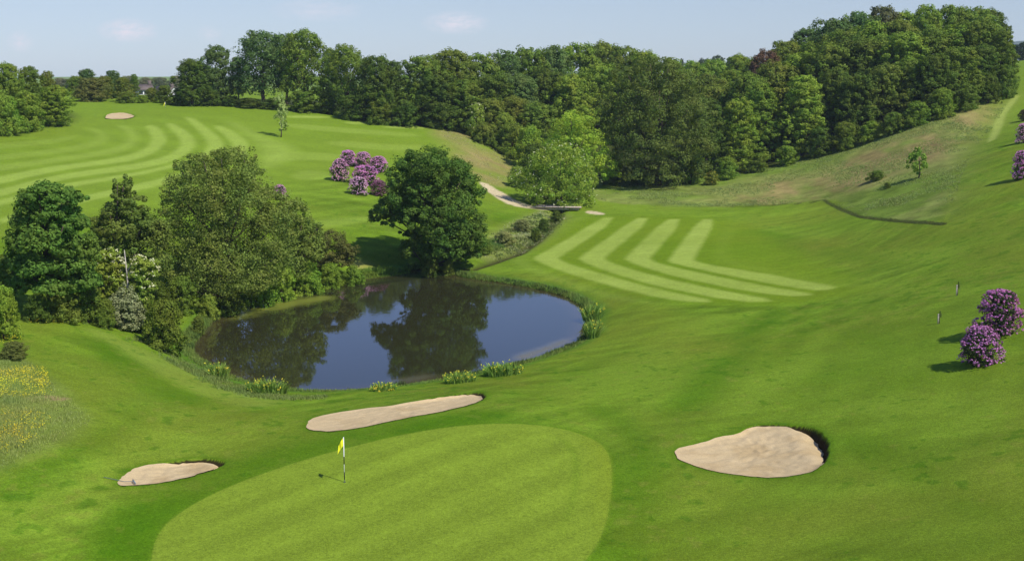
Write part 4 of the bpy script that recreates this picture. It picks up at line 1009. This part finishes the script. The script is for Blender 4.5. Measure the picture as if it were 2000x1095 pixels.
# ------------------------------------------------------------------ small trees and saplings
hero(549, 268, [(549, 186, 6, 10), (547, 200, 9, 12), (551, 216, 10, 13), (547, 232, 10, 12), (553, 246, 8, 10), (550, 222, 8, 20)], (.26, .31, .14), "slim pale young birch alone on the left fairway", "young_birch", seed=31, nsub=9, nleaf=22, leaf=.16, back=0, trunk=(.07, .4), limbs=False, spread=1.1)
T('spire', 558, 255, 224, 18, 'lime', "tiny bright sapling beside the young birch", "sapling", "tree")
hero(1794, 348, [(1790, 298, 9, 9), (1782, 310, 11, 10), (1797, 310, 12, 10), (1804, 320, 9, 8), (1780, 322, 9, 7), (1793, 324, 12, 9), (1796, 336, 8, 6)], (.16, .25, .045), "small bright tree alone in the right rough", "young_tree", seed=32, nsub=10, nleaf=24, leaf=.16, back=0, trunk=(.07, .4), limbs=False, spread=1.1)
T('dome', 1712, 352, 333, 38, 'mid', "low green bush alone in the right rough", "shrub", "shrub")
T('dome', 1733, 368, 356, 14, 'mid', "tiny tuft-like bush below the lone rough bush", "shrub", "shrub")
def staked(px, at, top, label, leaf_c):
    x, y, z = spot(px, at); H = HC + ray(px, top)[1] * y - z
    e = empty("staked_sapling", (x, y, z)); tag(e, label, "sapling", "staked saplings on the right fairway")
    mb = MB(); mb.tube([(0, 0, -.1), (0, 0, H * .8)], [.05, .05], 8); obj("stake", mb.mesh("stake", WOODM), e)
    mb = MB(); mb.tube([(.09, 0, -.05), (.08, .02, H * .5), (.1, 0, H)], [.03, .025, .01], 6)
    mb.tube([(.09, .01, H * .6), (.25, .0, H * .85)], [.015, .006], 5); mb.tube([(.09, .01, H * .55), (-.1, .1, H * .8)], [.015, .006], 5)
    obj("stem", mb.mesh("stem", BARK), e)
    o = obj("leaves", CR['spire'][0], e); o.location = (.1, 0, H * .45); o.scale = (.42, .42, H * .6); o.color = (*leaf_c, 1)
staked(1868, 577, 551, "staked sapling farther up the right fairway", (.09, .13, .04))
staked(1832, 632, 608, "staked sapling nearer the purple rhododendrons", (.09, .12, .05))

# ------------------------------------------------------------------ flag, rake, bridge, cottages
def plain(name, c, rough=.5, spec=.4):
    return simple_mat(name, c, rough, 8, .08, spec=spec)
WHITE = plain("white_paint", (.8, .8, .78)); BLACKP = plain("black_paint", (.02, .02, .02)); YEL = plain("yellow_flag_cloth", (.82, .80, .02), .8)
DARKHOLE = plain("cup_shade", (.03, .03, .03))  # flat near-black disc, the shade inside the cup put into its colour
def flagstick(px, at, top, label, cat="golf flag", wind=(-1, -.25)):
    x, y, z = spot(px, at); H = HC + ray(px, top)[1] * y - z
    e = empty("flagstick", (x, y, z)); tag(e, label, cat)
    mb = MB(); mb.tube([(0, 0, -.05), (0, 0, H)], [.022, .022], 10); obj("pole", mb.mesh("pole", WHITE), e)
    for a0 in (.06, .40):
        mb = MB(); mb.tube([(0, 0, H * a0), (0, 0, H * (a0 + .17))], [.0245, .0245], 10); obj("pole_band", mb.mesh("pole_band", BLACKP), e)
    # cloth hanging in soft folds
    u = np.linspace(0, 1, 14); v = np.linspace(0, 1, 10); U, Vv = np.meshgrid(u, v)
    fw, fh = .40, .42
    drop = .42 * U ** 1.3
    Xc = wind[0] * fw * U * (.62 + .1 * Vv); Yc = wind[1] * fw * U + .05 * np.sin(U * 9 + Vv * 2) * U
    Zc = H - .02 - fh * Vv - drop
    V = np.c_[Xc.ravel(), Yc.ravel(), Zc.ravel()]
    ii = np.arange(9)[:, None] * 14 + np.arange(13)[None]
    Qf = np.stack([ii, ii + 1, ii + 15, ii + 14], -1).reshape(-1, 4)
    o = obj("flag", mesh_np("flag", V, Qf, YEL, True), e); md = o.modifiers.new("cloth", 'SOLIDIFY'); md.thickness = .006
    mb = MB(); an = np.linspace(0, 2 * math.pi, 20, endpoint=False)
    ring = np.c_[.065 * np.cos(an), .065 * np.sin(an), np.full(20, .008)]
    mb.add(np.r_[ring, [(0, 0, .008)]], None, [(i, (i + 1) % 20, 20) for i in range(20)])
    obj("cup", mb.mesh("cup", DARKHOLE), e)
flagstick(673, 941, 853, "yellow flag on a black and white banded stick in the near green")
flagstick(323, 212, 199, "tiny yellow flag on the far green near the cottages")
# rake lying in the left bunker
x, y, z = spot(243, 941); e = empty("bunker_rake", (x, y, z + .09), .5); tag(e, "rake lying at the left end of the small bunker", "rake")
mb = MB(); mb.tube([(-.9, .45, .30), (0, 0, .06), (.45, -.12, .03)], [.016, .016, .016], 6); obj("handle", mb.mesh("handle", plain("dark_handle", (.10, .14, .16))), e)
mb = MB(); mb.box((.42, -.42, .0), (.47, .18, .05))
for k in range(9): mb.box((.43, -.40 + k * .07, -.06), (.455, -.385 + k * .07, .0))
obj("rake_head", mb.mesh("rake_head", plain("grey_metal", (.2, .24, .26))), e)
# plank bridge
pa = hit(1045, 406); pb = hit(1132, 411)
L_ = float(np.hypot(*(pb - pa))); rz = math.atan2(pb[1] - pa[1], pb[0] - pa[0]); cz = max(GZ(*pa), GZ(*pb)) + .12
e = empty("footbridge", (pa[0], pa[1], cz), rz); tag(e, "low weathered plank footbridge over the stream below the hawthorn", "footbridge")
PLANK = simple_mat("grey_pink_planks", (.52, .42, .34), .85, 5, .3)
mb = MB(); nb = int(L_ / .22)
for k in range(nb): mb.box((k * L_ / nb, -.9, -.06 + .004 * (k % 2)), ((k + .93) * L_ / nb, .9, .004 * (k % 2)))
obj("deck", mb.mesh("deck", PLANK), e)
for sgn in (-1, 1):
    mb = MB(); mb.box((-.3, sgn * .95 - .1, .02), (L_ + .3, sgn * .95 + .1, .24)); obj("kerb_rail", mb.mesh("kerb_rail", PLANK), e)
for sgn in (-1, 1):
    mb = MB(); mb.box((.1, sgn * .6 - .08, -.34), (L_ - .1, sgn * .6 + .08, -.065)); obj("beam", mb.mesh("beam", WOODM), e)
# cottages beyond the far left green
def cottage(px, Yf, eave, ridge, w, d, label, rz):
    x, y, z = spot(px, -Yf); he = HC + ray(px, eave)[1] * y - z; hr = HC + ray(px, ridge)[1] * y - z
    e = empty("cottage", (x, y, z), rz); tag(e, label, "house", "cottages behind the far left green")
    RW = simple_mat("white_render", (.78, .77, .72), .9, 1.5, .12); RF = simple_mat("red_brown_tiles", (.17, .135, .115), .9, 3, .3); GL = plain("window_glass", (.03, .04, .05), .1)
    mb = MB(); mb.box((-w / 2, -d / 2, -.5), (w / 2, d / 2, he))
    for sy in (-1, 1):
        V = [(-w / 2, 0, 0)]
    mb.add([(-w / 2, -d / 2, he), (w / 2, -d / 2, he), (-w / 2, d / 2, he), (w / 2, d / 2, he), (-w / 2, 0, hr), (w / 2, 0, hr)], None, [(0, 4, 2), (1, 3, 5)])
    obj("wall", mb.mesh("wall", RW), e)
    mb = MB(); o_ = .35
    for sy in (-1, 1):
        k = (hr - he) / (d / 2); ye = sy * (d / 2 + o_); ze = he - o_ * k
        mb.add([(-w / 2 - .3, ye, ze + .03), (w / 2 + .3, ye, ze + .03), (w / 2 + .3, 0, hr + .03), (-w / 2 - .3, 0, hr + .03),
                (-w / 2 - .3, ye, ze + .2), (w / 2 + .3, ye, ze + .2), (w / 2 + .3, 0, hr + .2), (-w / 2 - .3, 0, hr + .2)],
               [(0, 1, 2, 3), (4, 7, 6, 5), (0, 4, 5, 1), (3, 2, 6, 7), (0, 3, 7, 4), (1, 5, 6, 2)])
    rf = obj("roof", mb.mesh("roof", RF), e)
    mb = MB(); mb.box((w * .3, -.4, hr - .6), (w * .3 + .8, .4, hr + 1.1)); obj("chimney", mb.mesh("chimney", RF), rf)
    for k in (-.28, .05, .32):
        mb = MB(); mb.box((k * w - .5, -d / 2 - .02, he * .35), (k * w + .5, -d / 2 + .02, he * .78)); wn = obj("window", mb.mesh("window", GL), e)
        mb = MB(); mb.box((k * w - .58, -d / 2 - .05, he * .30), (k * w + .58, -d / 2 - .0, he * .345)); obj("sill", mb.mesh("sill", RW), wn)
cottage(281, 330, 175, 166, 4.0, 4, "white cottage peeping between the hedgerow trees", .5)
cottage(325, 320, 180, 170, 4.6, 4.5, "red-roofed cottage with a white end wall, left of the tall tree row", -.35)

# ------------------------------------------------------------------ water-side iris clumps
IRIS_N = [0]
def iris(px, at, w, top, label, dep=.9):
    r = np.random.default_rng(3000 + IRIS_N[0]); IRIS_N[0] += 1
    x, y, z = spot(px, at); z = max(z, 0); H, W = size_of(px, x, y, z, top, w)
    e = empty("iris_clump", (x, y, z - .05)); tag(e, label, "iris", "iris clumps at the water's edge")
    n_ = int(330 * max(1, W / 1.6)); a = r.uniform(-1, 1, (n_, 2)); a = a[(a ** 2).sum(1) < 1]; n_ = len(a)
    b0 = np.c_[a[:, 0] * W / 2, a[:, 1] * dep, np.zeros(n_)]
    h = H * .9 * r.uniform(.35, 1.0, n_) ** .8 * (1 - .35 * (a ** 2).sum(1)); lean = np.c_[a * .3 + r.normal(size=(n_, 2)) * .2, np.zeros(n_)] * h[:, None]
    t = unit(np.c_[r.normal(size=(n_, 2)), np.zeros(n_)]) * .045
    up_ = np.c_[np.zeros((n_, 2)), h]
    V = np.stack([b0 - t, b0 + t, b0 + up_ * .6 + lean * .4 + t, b0 + up_ + lean * 1.2, b0 + up_ * .6 + lean * .4 - t], 1)
    i_ = np.arange(n_)[:, None] * 5
    obj("leaves", mesh_np("leaves", V.reshape(-1, 3), [np.c_[i_, i_ + 1, i_ + 2, i_ + 4], np.c_[i_ + 4, i_ + 2, i_ + 3]], BLADE), e).color = (.22, .34, .06, 1)
    nf = max(16, int(18 * W)); q_ = r.integers(0, n_, nf); P = b0[q_] + up_[q_] * .95 + lean[q_]
    P = np.repeat(P, 4, 0) + r.normal(size=(nf * 4, 3)) * .035
    V, Qd = leaf_cards(P, unit(r.normal(size=P.shape) + [0, -.3, .6]), np.full(len(P), .05), r, .8)
    obj("flower", mesh_np("flower", V, Qd, PETAL), e).color = (.75, .66, .06, 1)
iris(428, 731, 34, 697, "small iris clump at the pond's left bank")
iris(522, 766, 78, 730, "wide iris clump at the left end of the near shore")
iris(750, 761, 50, 741, "small flowering iris clump on the near shore, behind the long bunker")
iris(899, 745, 60, 718, "iris clump on the near shore, second from the right")
iris(981, 731, 72, 699, "largest iris clump on the near shore")
iris(1158, 652, 30, 612, "tall iris clump at the pond's right end", .9)
iris(1156, 615, 34, 580, "leafy iris clump higher on the pond's right bank", 1.2)

# ------------------------------------------------------------------ long grass, buttercups, shore plants
def blades(name, P, h, col, label, w=.02, seed=0, lean=.35, per=5):
    r = np.random.default_rng(4000 + seed)
    n_ = len(P); ii = np.repeat(np.arange(n_), per); m_ = len(ii)
    hh = np.repeat(h, per) * r.uniform(.5, 1.0, m_)
    b0 = P[ii] + np.c_[r.normal(size=(m_, 2)) * .09, np.zeros(m_) - .02]
    d = unit(np.c_[r.normal(size=(m_, 2)), np.zeros(m_)]); t = np.c_[-d[:, 1], d[:, 0], np.zeros(m_)] * (w * r.uniform(.7, 1.4, (m_, 1)))
    tip = b0 + d * (hh * lean * r.uniform(.4, 1.3, m_))[:, None] + np.c_[np.zeros((m_, 2)), hh]
    V = np.stack([b0 - t, b0 + t, tip], 1).reshape(-1, 3)
    o = obj(name, mesh_np(name, V, np.arange(len(V)).reshape(-1, 3), BLADE)); o.color = (*col, 1)
    return tag(o, label, kind="stuff")

def scatter(P, n_, seed, inset=0.):
    r = np.random.default_rng(5000 + seed); lo, hi = P.min(0), P.max(0)
    q = r.uniform(lo, hi, (n_ * 4, 2)); q = q[sdist(P, q[:, 0], q[:, 1]) > inset]
    return q[:n_]
def onground(q, dz=0.): return np.c_[q, h_all(q[:, 0], q[:, 1]) + dz]

rr = np.random.default_rng(99)
# rim of the pond
L = np.r_[POND, POND[:1]]; seg = np.hypot(*(L[1:] - L[:-1]).T); cum = np.r_[0, np.cumsum(seg)]
def rim(n_, lo, hi):
    t = rr.uniform(0, cum[-1], n_); k = np.clip(np.searchsorted(cum, t) - 1, 0, len(seg) - 1)
    d = unit(L[k + 1] - L[k]); nrm_ = np.c_[-d[:, 1], d[:, 0]]
    p = L[k] + d * (t - cum[k])[:, None]
    sg = np.where(sdist(POND, p[:, 0] + nrm_[:, 0] * .3, p[:, 1] + nrm_[:, 1] * .3) > 0, -1, 1)
    return p + nrm_ * (sg * rr.uniform(lo, hi, n_))[:, None]
q = rim(9000, -.15, 1.1); nn = fbm(q[:, 0] / 4, q[:, 1] / 4, 61); cam_side = (q[:, 1] < 104) & (q[:, 0] < 14)
hq = np.clip(.26 + .35 * nn + .12 * (~cam_side), .08, .65)
blades("shore_grass", onground(q), hq, (.20, .28, .06), "ragged long grass round the rim of the pond", .022, 1)
q = rim(2600, -.1, .8); nn = fbm(q[:, 0] / 3, q[:, 1] / 3, 67); q = q[nn > .08]
blades("shore_sedge", onground(q), np.full(len(q), .42), (.075, .115, .03), "dark sedge tufts along the pond edge", .03, 2)
# bank herbs on the far left shore
q = scatter(smooth_poly(poly([(430, 612), (500, 585), (600, 562), (700, 540), (800, 520), (800, 508), (700, 520), (640, 528), (560, 552), (450, 580)]), 1), 5200, 3)
blades("bank_herbs", onground(q), np.full(len(q), .55), (.20, .32, .045), "lush bright bank herbs on the far left shore", .05, 3, .5, 6)
# rough on the stream bank, meadow, hillside
def patchy_scatter(P, n_, sd, sc, cut, soft=1.0):
    q_ = scatter(P, n_, sd, -.6); d_ = sdist(P, q_[:, 0], q_[:, 1])
    return q_[(fbm(q_[:, 0] / sc, q_[:, 1] / sc, sd) > cut) & (rr.random(len(q_)) < sstep(-.6, soft, d_ + .8 * fbm(q_[:, 0], q_[:, 1], sd + 1)))]
q = patchy_scatter(STREAM_BANK, 4200, 4, 1.6, -.1); blades("stream_rough", onground(q), np.clip(.24 + .3 * fbm(q[:, 0] / 2, q[:, 1] / 2, 3), .08, .5), (.46, .46, .24), "pale seedy rough grass on the stream bank", .02, 4, .5)
q = patchy_scatter(STREAM_BANK, 3600, 14, 1.3, .0); blades("stream_docks", onground(q), np.clip(.3 + .3 * fbm(q[:, 0] / 2, q[:, 1] / 2, 8), .1, .6), (.17, .22, .06), "dark green weeds on the stream bank", .045, 14, .6)
for px_, at_, top_, w_, c_, lb in ((1046, 464, 446, 26, 'dark', "dark bush added for the dark hollow low on the stream bank"), (1062, 446, 428, 26, 'dark', "dark bush added for the dark hollow midway along the stream"), (1086, 428, 412, 26, 'dark', "dark bush added for the dark culvert under the end of the plank bridge"), (985, 480, 452, 44, (.20, .215, .10), "pale weedy bush on the stream bank"), (1020, 452, 430, 40, (.19, .20, .09), "dull weedy bush higher on the stream bank"), (945, 496, 466, 40, 'mid', "green bush between the sycamore and the stream")):  # the dark bushes are added to darken the stream hollows and culvert
    T('dome', px_, at_, top_, w_, c_, lb, "shrub", "shrub", "bushes along the stream")
q = scatter(smooth_poly(poly([(885, 520), (930, 500), (985, 485), (1010, 470), (970, 470), (940, 478)]), 1), 2200, 5); blades("stream_herbs", onground(q), np.full(len(q), .55), (.18, .27, .06), "green herbs beside the stream mouth", .04, 5, .5)
q = scatter(MEADOW, 15000, 6); q = q[rr.random(len(q)) < .12 + .88 * sstep(.0, 3.5, sdist(MEADOW, q[:, 0], q[:, 1]) + 1.5 * fbm(q[:, 0] / 2, q[:, 1] / 2, 12))]; blades("meadow_grass", onground(q), np.clip(.15 + .18 * fbm(q[:, 0] / 1.5, q[:, 1] / 1.5, 5), .05, .34), (.34, .39, .11), "long meadow grass at the lower left", .013, 6)
q = scatter(ROUGH_EDGE, 26000, 7, .2); nn = fbm(q[:, 0] / 5, q[:, 1] / 9, 71); k_ = nn > .0; q = q[k_]; nn = nn[k_]
blades("hill_rough", onground(q), np.clip(.14 + .25 * nn, .06, .34), (.27, .33, .10), "dry rough grass on the right hillside", .035, 7, .5)
q = patchy_scatter(BANK, 2600, 8, 2.5, -.1, 2.5); blades("gully_rough", onground(q), np.full(len(q), .12), (.46, .42, .22), "dry brown grass on the gully bank behind the sycamore", .04, 8, .5)
t = rr.uniform(0, 1, 4200); Ls = np.r_[0, np.cumsum(np.hypot(*(_edge[1:] - _edge[:-1]).T))]; tt = Ls[-1] * t ** .7
q = np.c_[np.interp(tt, Ls, _edge[:, 0]), np.interp(tt, Ls, _edge[:, 1])] + rr.normal(size=(4200, 2)) * .13
blades("rough_rim", onground(q), np.clip(.15 * t ** .7 * (.7 + .9 * rr.random(4200)), .03, .2), (.14, .17, .05), "dark uneven rim of long grass where the mown fairway meets the rough", .03, 9, .3)
q = patchy_scatter(smooth_poly(poly([(255, 655), (300, 668), (368, 697), (428, 730), (490, 757), (560, 772), (640, 772), (640, 778), (540, 782), (470, 772), (400, 744), (330, 704), (262, 672)]), 1), 4200, 31, 1.5, -.25)
blades("left_bank_grass", onground(q), np.clip(.24 + .25 * fbm(q[:, 0] / 2, q[:, 1] / 2, 33), .08, .45), (.21, .27, .07), "long unmown grass between the mown strip and the pond's left end", .022, 31, .45)
# buttercups
YA = [poly([(-40, 742), (0, 735), (50, 722), (85, 728), (95, 770), (60, 776), (-40, 778)]), poly([(-40, 812), (60, 808), (92, 822), (80, 855), (30, 880), (-40, 890)]),
      poly([(60, 628), (140, 626), (200, 630), (140, 634), (60, 634)]), poly([(0, 664), (30, 660), (40, 666), (5, 672)]), poly([(340, 655), (375, 650), (380, 660), (345, 664)]), poly([(225, 638), (265, 640), (262, 648), (230, 645)]),]
q = np.concatenate([scatter(P, n_, 20 + i, -.2) for i, (P, n_) in enumerate(zip(YA, (2600, 1300, 260, 120, 60, 120)))])
q = q[fbm(q[:, 0] / .8, q[:, 1] / .8, 88) > -.18]
P = onground(q) + np.c_[np.zeros((len(q), 2)), rr.uniform(.08, .42, len(q))]
V, Qd = leaf_cards(P, unit(rr.normal(size=P.shape) * .5 + [0, -.3, 1]), rr.uniform(.013, .036, len(P)), rr, .9)
o = obj("buttercups", mesh_np("buttercups", V, Qd, PETAL)); o.color = (.74, .62, .03, 1); tag(o, "drifts of yellow buttercups in the meadow grass", kind="stuff")

# ------------------------------------------------------------------ distant ridge
m, nt, out = new_mat("far_hill")
b = N(nt, "ShaderNodeBsdfPrincipled"); b.inputs["Base Color"].default_value = (.07, .10, .05, 1); b.inputs["Roughness"].default_value = 1; nt.links.new(b.outputs[0], out.inputs[0])
us = np.linspace(.27, 1.1, 120); prof = 97 * sstep(.26, .41, us) + 25 * sstep(.41, .6, us) + 6 * fbm(us * 12, us * 0, 5)
V = []
for yy, k in ((3000, -.15), (3150, .5), (3350, 1.0), (3600, .8), (3800, -.1)):
    V.append(np.c_[us * yy, np.full(120, yy), prof * k + 0 * us])
V = np.concatenate(V); i = np.arange(4)[:, None] * 120 + np.arange(119)[None]
tag(obj("hills", mesh_np("hills", V, np.stack([i, i + 1, i + 121, i + 120], -1).reshape(-1, 4), m, True)), "faint blue hazy hill far beyond the right slope", kind="structure")

# ------------------------------------------------------------------ air
HAZE = True
if HAZE:
    mb = MB(); mb.box((-4600, -60, -30), (4600, 4200, 260))
    m, nt, out = new_mat("thin_haze")
    v = N(nt, "ShaderNodeVolumePrincipled"); v.inputs["Density"].default_value = .00010; v.inputs["Color"].default_value = (.72, .86, 1.0, 1); v.inputs["Anisotropy"].default_value = .0
    nt.links.new(v.outputs[0], out.inputs["Volume"])
    tag(obj("haze", mb.mesh("haze", m)), "thin bluish summer haze over the course", kind="stuff")

# ------------------------------------------------------------------ sun, sky, camera
EL = math.radians(50); AZ = math.radians(131)   # clockwise from +Y
sd_ = (math.sin(AZ) * math.cos(EL), math.cos(AZ) * math.cos(EL), math.sin(EL))
sun = bpy.data.lights.new("sun", 'SUN'); sun.energy = 5.0; sun.angle = math.radians(.5); sun.color = (1, .955, .87)
so = link(bpy.data.objects.new("sun", sun)); so.location = (60, -40, 90)
from mathutils import Vector
so.rotation_euler = Vector(sd_).to_track_quat('Z', 'Y').to_euler()

W = bpy.data.worlds.new("World"); S.world = W; W.use_nodes = True
nt = W.node_tree; nt.nodes.clear()
out = N(nt, "ShaderNodeOutputWorld"); bg = N(nt, "ShaderNodeBackground"); bg.inputs["Strength"].default_value = .11
sky = N(nt, "ShaderNodeTexSky"); sky.sky_type = 'NISHITA'; sky.sun_disc = False; sky.sun_elevation = EL; sky.sun_rotation = AZ
sky.altitude = 60; sky.air_density = 1.0; sky.dust_density = .1; sky.ozone_density = 3.5
# thin fair-weather clouds: noise over the sky direction, only in a few places
tc = N(nt, "ShaderNodeTexCoord")
cl = None
def skydir(px, py):
    a, b = ray(px, py); return unit(np.array([a, 1, b]))
for px, py, sx, sz, am in ((250, 60, 26, 62, 1.0), (890, 45, 22, 62, .85), (40, 82, 60, 70, .6), (620, 20, 16, 60, .4), (410, 66, 60, 90, .35)):
    d0 = skydir(px, py)
    sub = N(nt, "ShaderNodeVectorMath"); sub.operation = 'SUBTRACT'; nt.links.new(tc.outputs["Generated"], sub.inputs[0]); sub.inputs[1].default_value = tuple(d0)
    mp = N(nt, "ShaderNodeMapping"); mp.inputs["Scale"].default_value = (sx * 1.6, sx * 1.6, sz * 1.6); nt.links.new(sub.outputs[0], mp.inputs["Vector"])
    ln = N(nt, "ShaderNodeVectorMath"); ln.operation = 'LENGTH'; nt.links.new(mp.outputs[0], ln.inputs[0])
    fall = ramp(nt, ln.outputs["Value"], 1.0, .15, 0, am)
    nz_ = noise(nt, mp.outputs[0], 2.6, 6, .62)
    mu = N(nt, "ShaderNodeMath"); mu.operation = 'MULTIPLY'; nt.links.new(fall, mu.inputs[0]); nt.links.new(ramp(nt, nz_, .30, .58), mu.inputs[1])
    if cl is None: cl = mu.outputs[0]
    else:
        ad = N(nt, "ShaderNodeMath"); ad.operation = 'MAXIMUM'; nt.links.new(cl, ad.inputs[0]); nt.links.new(mu.outputs[0], ad.inputs[1]); cl = ad.outputs[0]
hs = N(nt, "ShaderNodeHueSaturation"); hs.inputs["Saturation"].default_value = 1.0; hs.inputs["Value"].default_value = 1.0
nt.links.new(sky.outputs[0], hs.inputs["Color"])
sx_ = N(nt, "ShaderNodeSeparateXYZ"); nt.links.new(tc.outputs["Generated"], sx_.inputs[0])
t1 = mixrgb(nt, (.69, .83, 1.19), (.90, .89, 1.05), ramp(nt, sx_.outputs[2], 0., .05))     # summer murk, bluer and dimmer towards the horizon
t2 = mixrgb(nt, t1, (1.06, 1.06, 1.46), ramp(nt, sx_.outputs[2], .05, .22))
skyt = mixrgb(nt, hs.outputs[0], t2, 1.0, 'MULTIPLY')
skyc = mixrgb(nt, skyt, (8.6, 8.1, 8.5), cl)
nt.links.new(skyc, bg.inputs["Color"]); nt.links.new(bg.outputs[0], out.inputs[0])

cam = bpy.data.cameras.new("camera"); co = link(bpy.data.objects.new("camera", cam))
co.location = (0, 0, HC); co.rotation_euler = (math.radians(90) - PITCH, 0, 0)
cam.sensor_width = 36; cam.lens = 36 * F / 2000; cam.clip_start = .5; cam.clip_end = 20000
S.camera = co
S.view_settings.view_transform = 'Standard'; S.view_settings.look = 'None'; S.view_settings.gamma = 1; S.view_settings.use_curve_mapping = False
S.view_settings.exposure = 0.0
S.cycles.max_bounces = 6; S.cycles.diffuse_bounces = 3; S.cycles.glossy_bounces = 3; S.cycles.transmission_bounces = 3; S.cycles.volume_bounces = 0
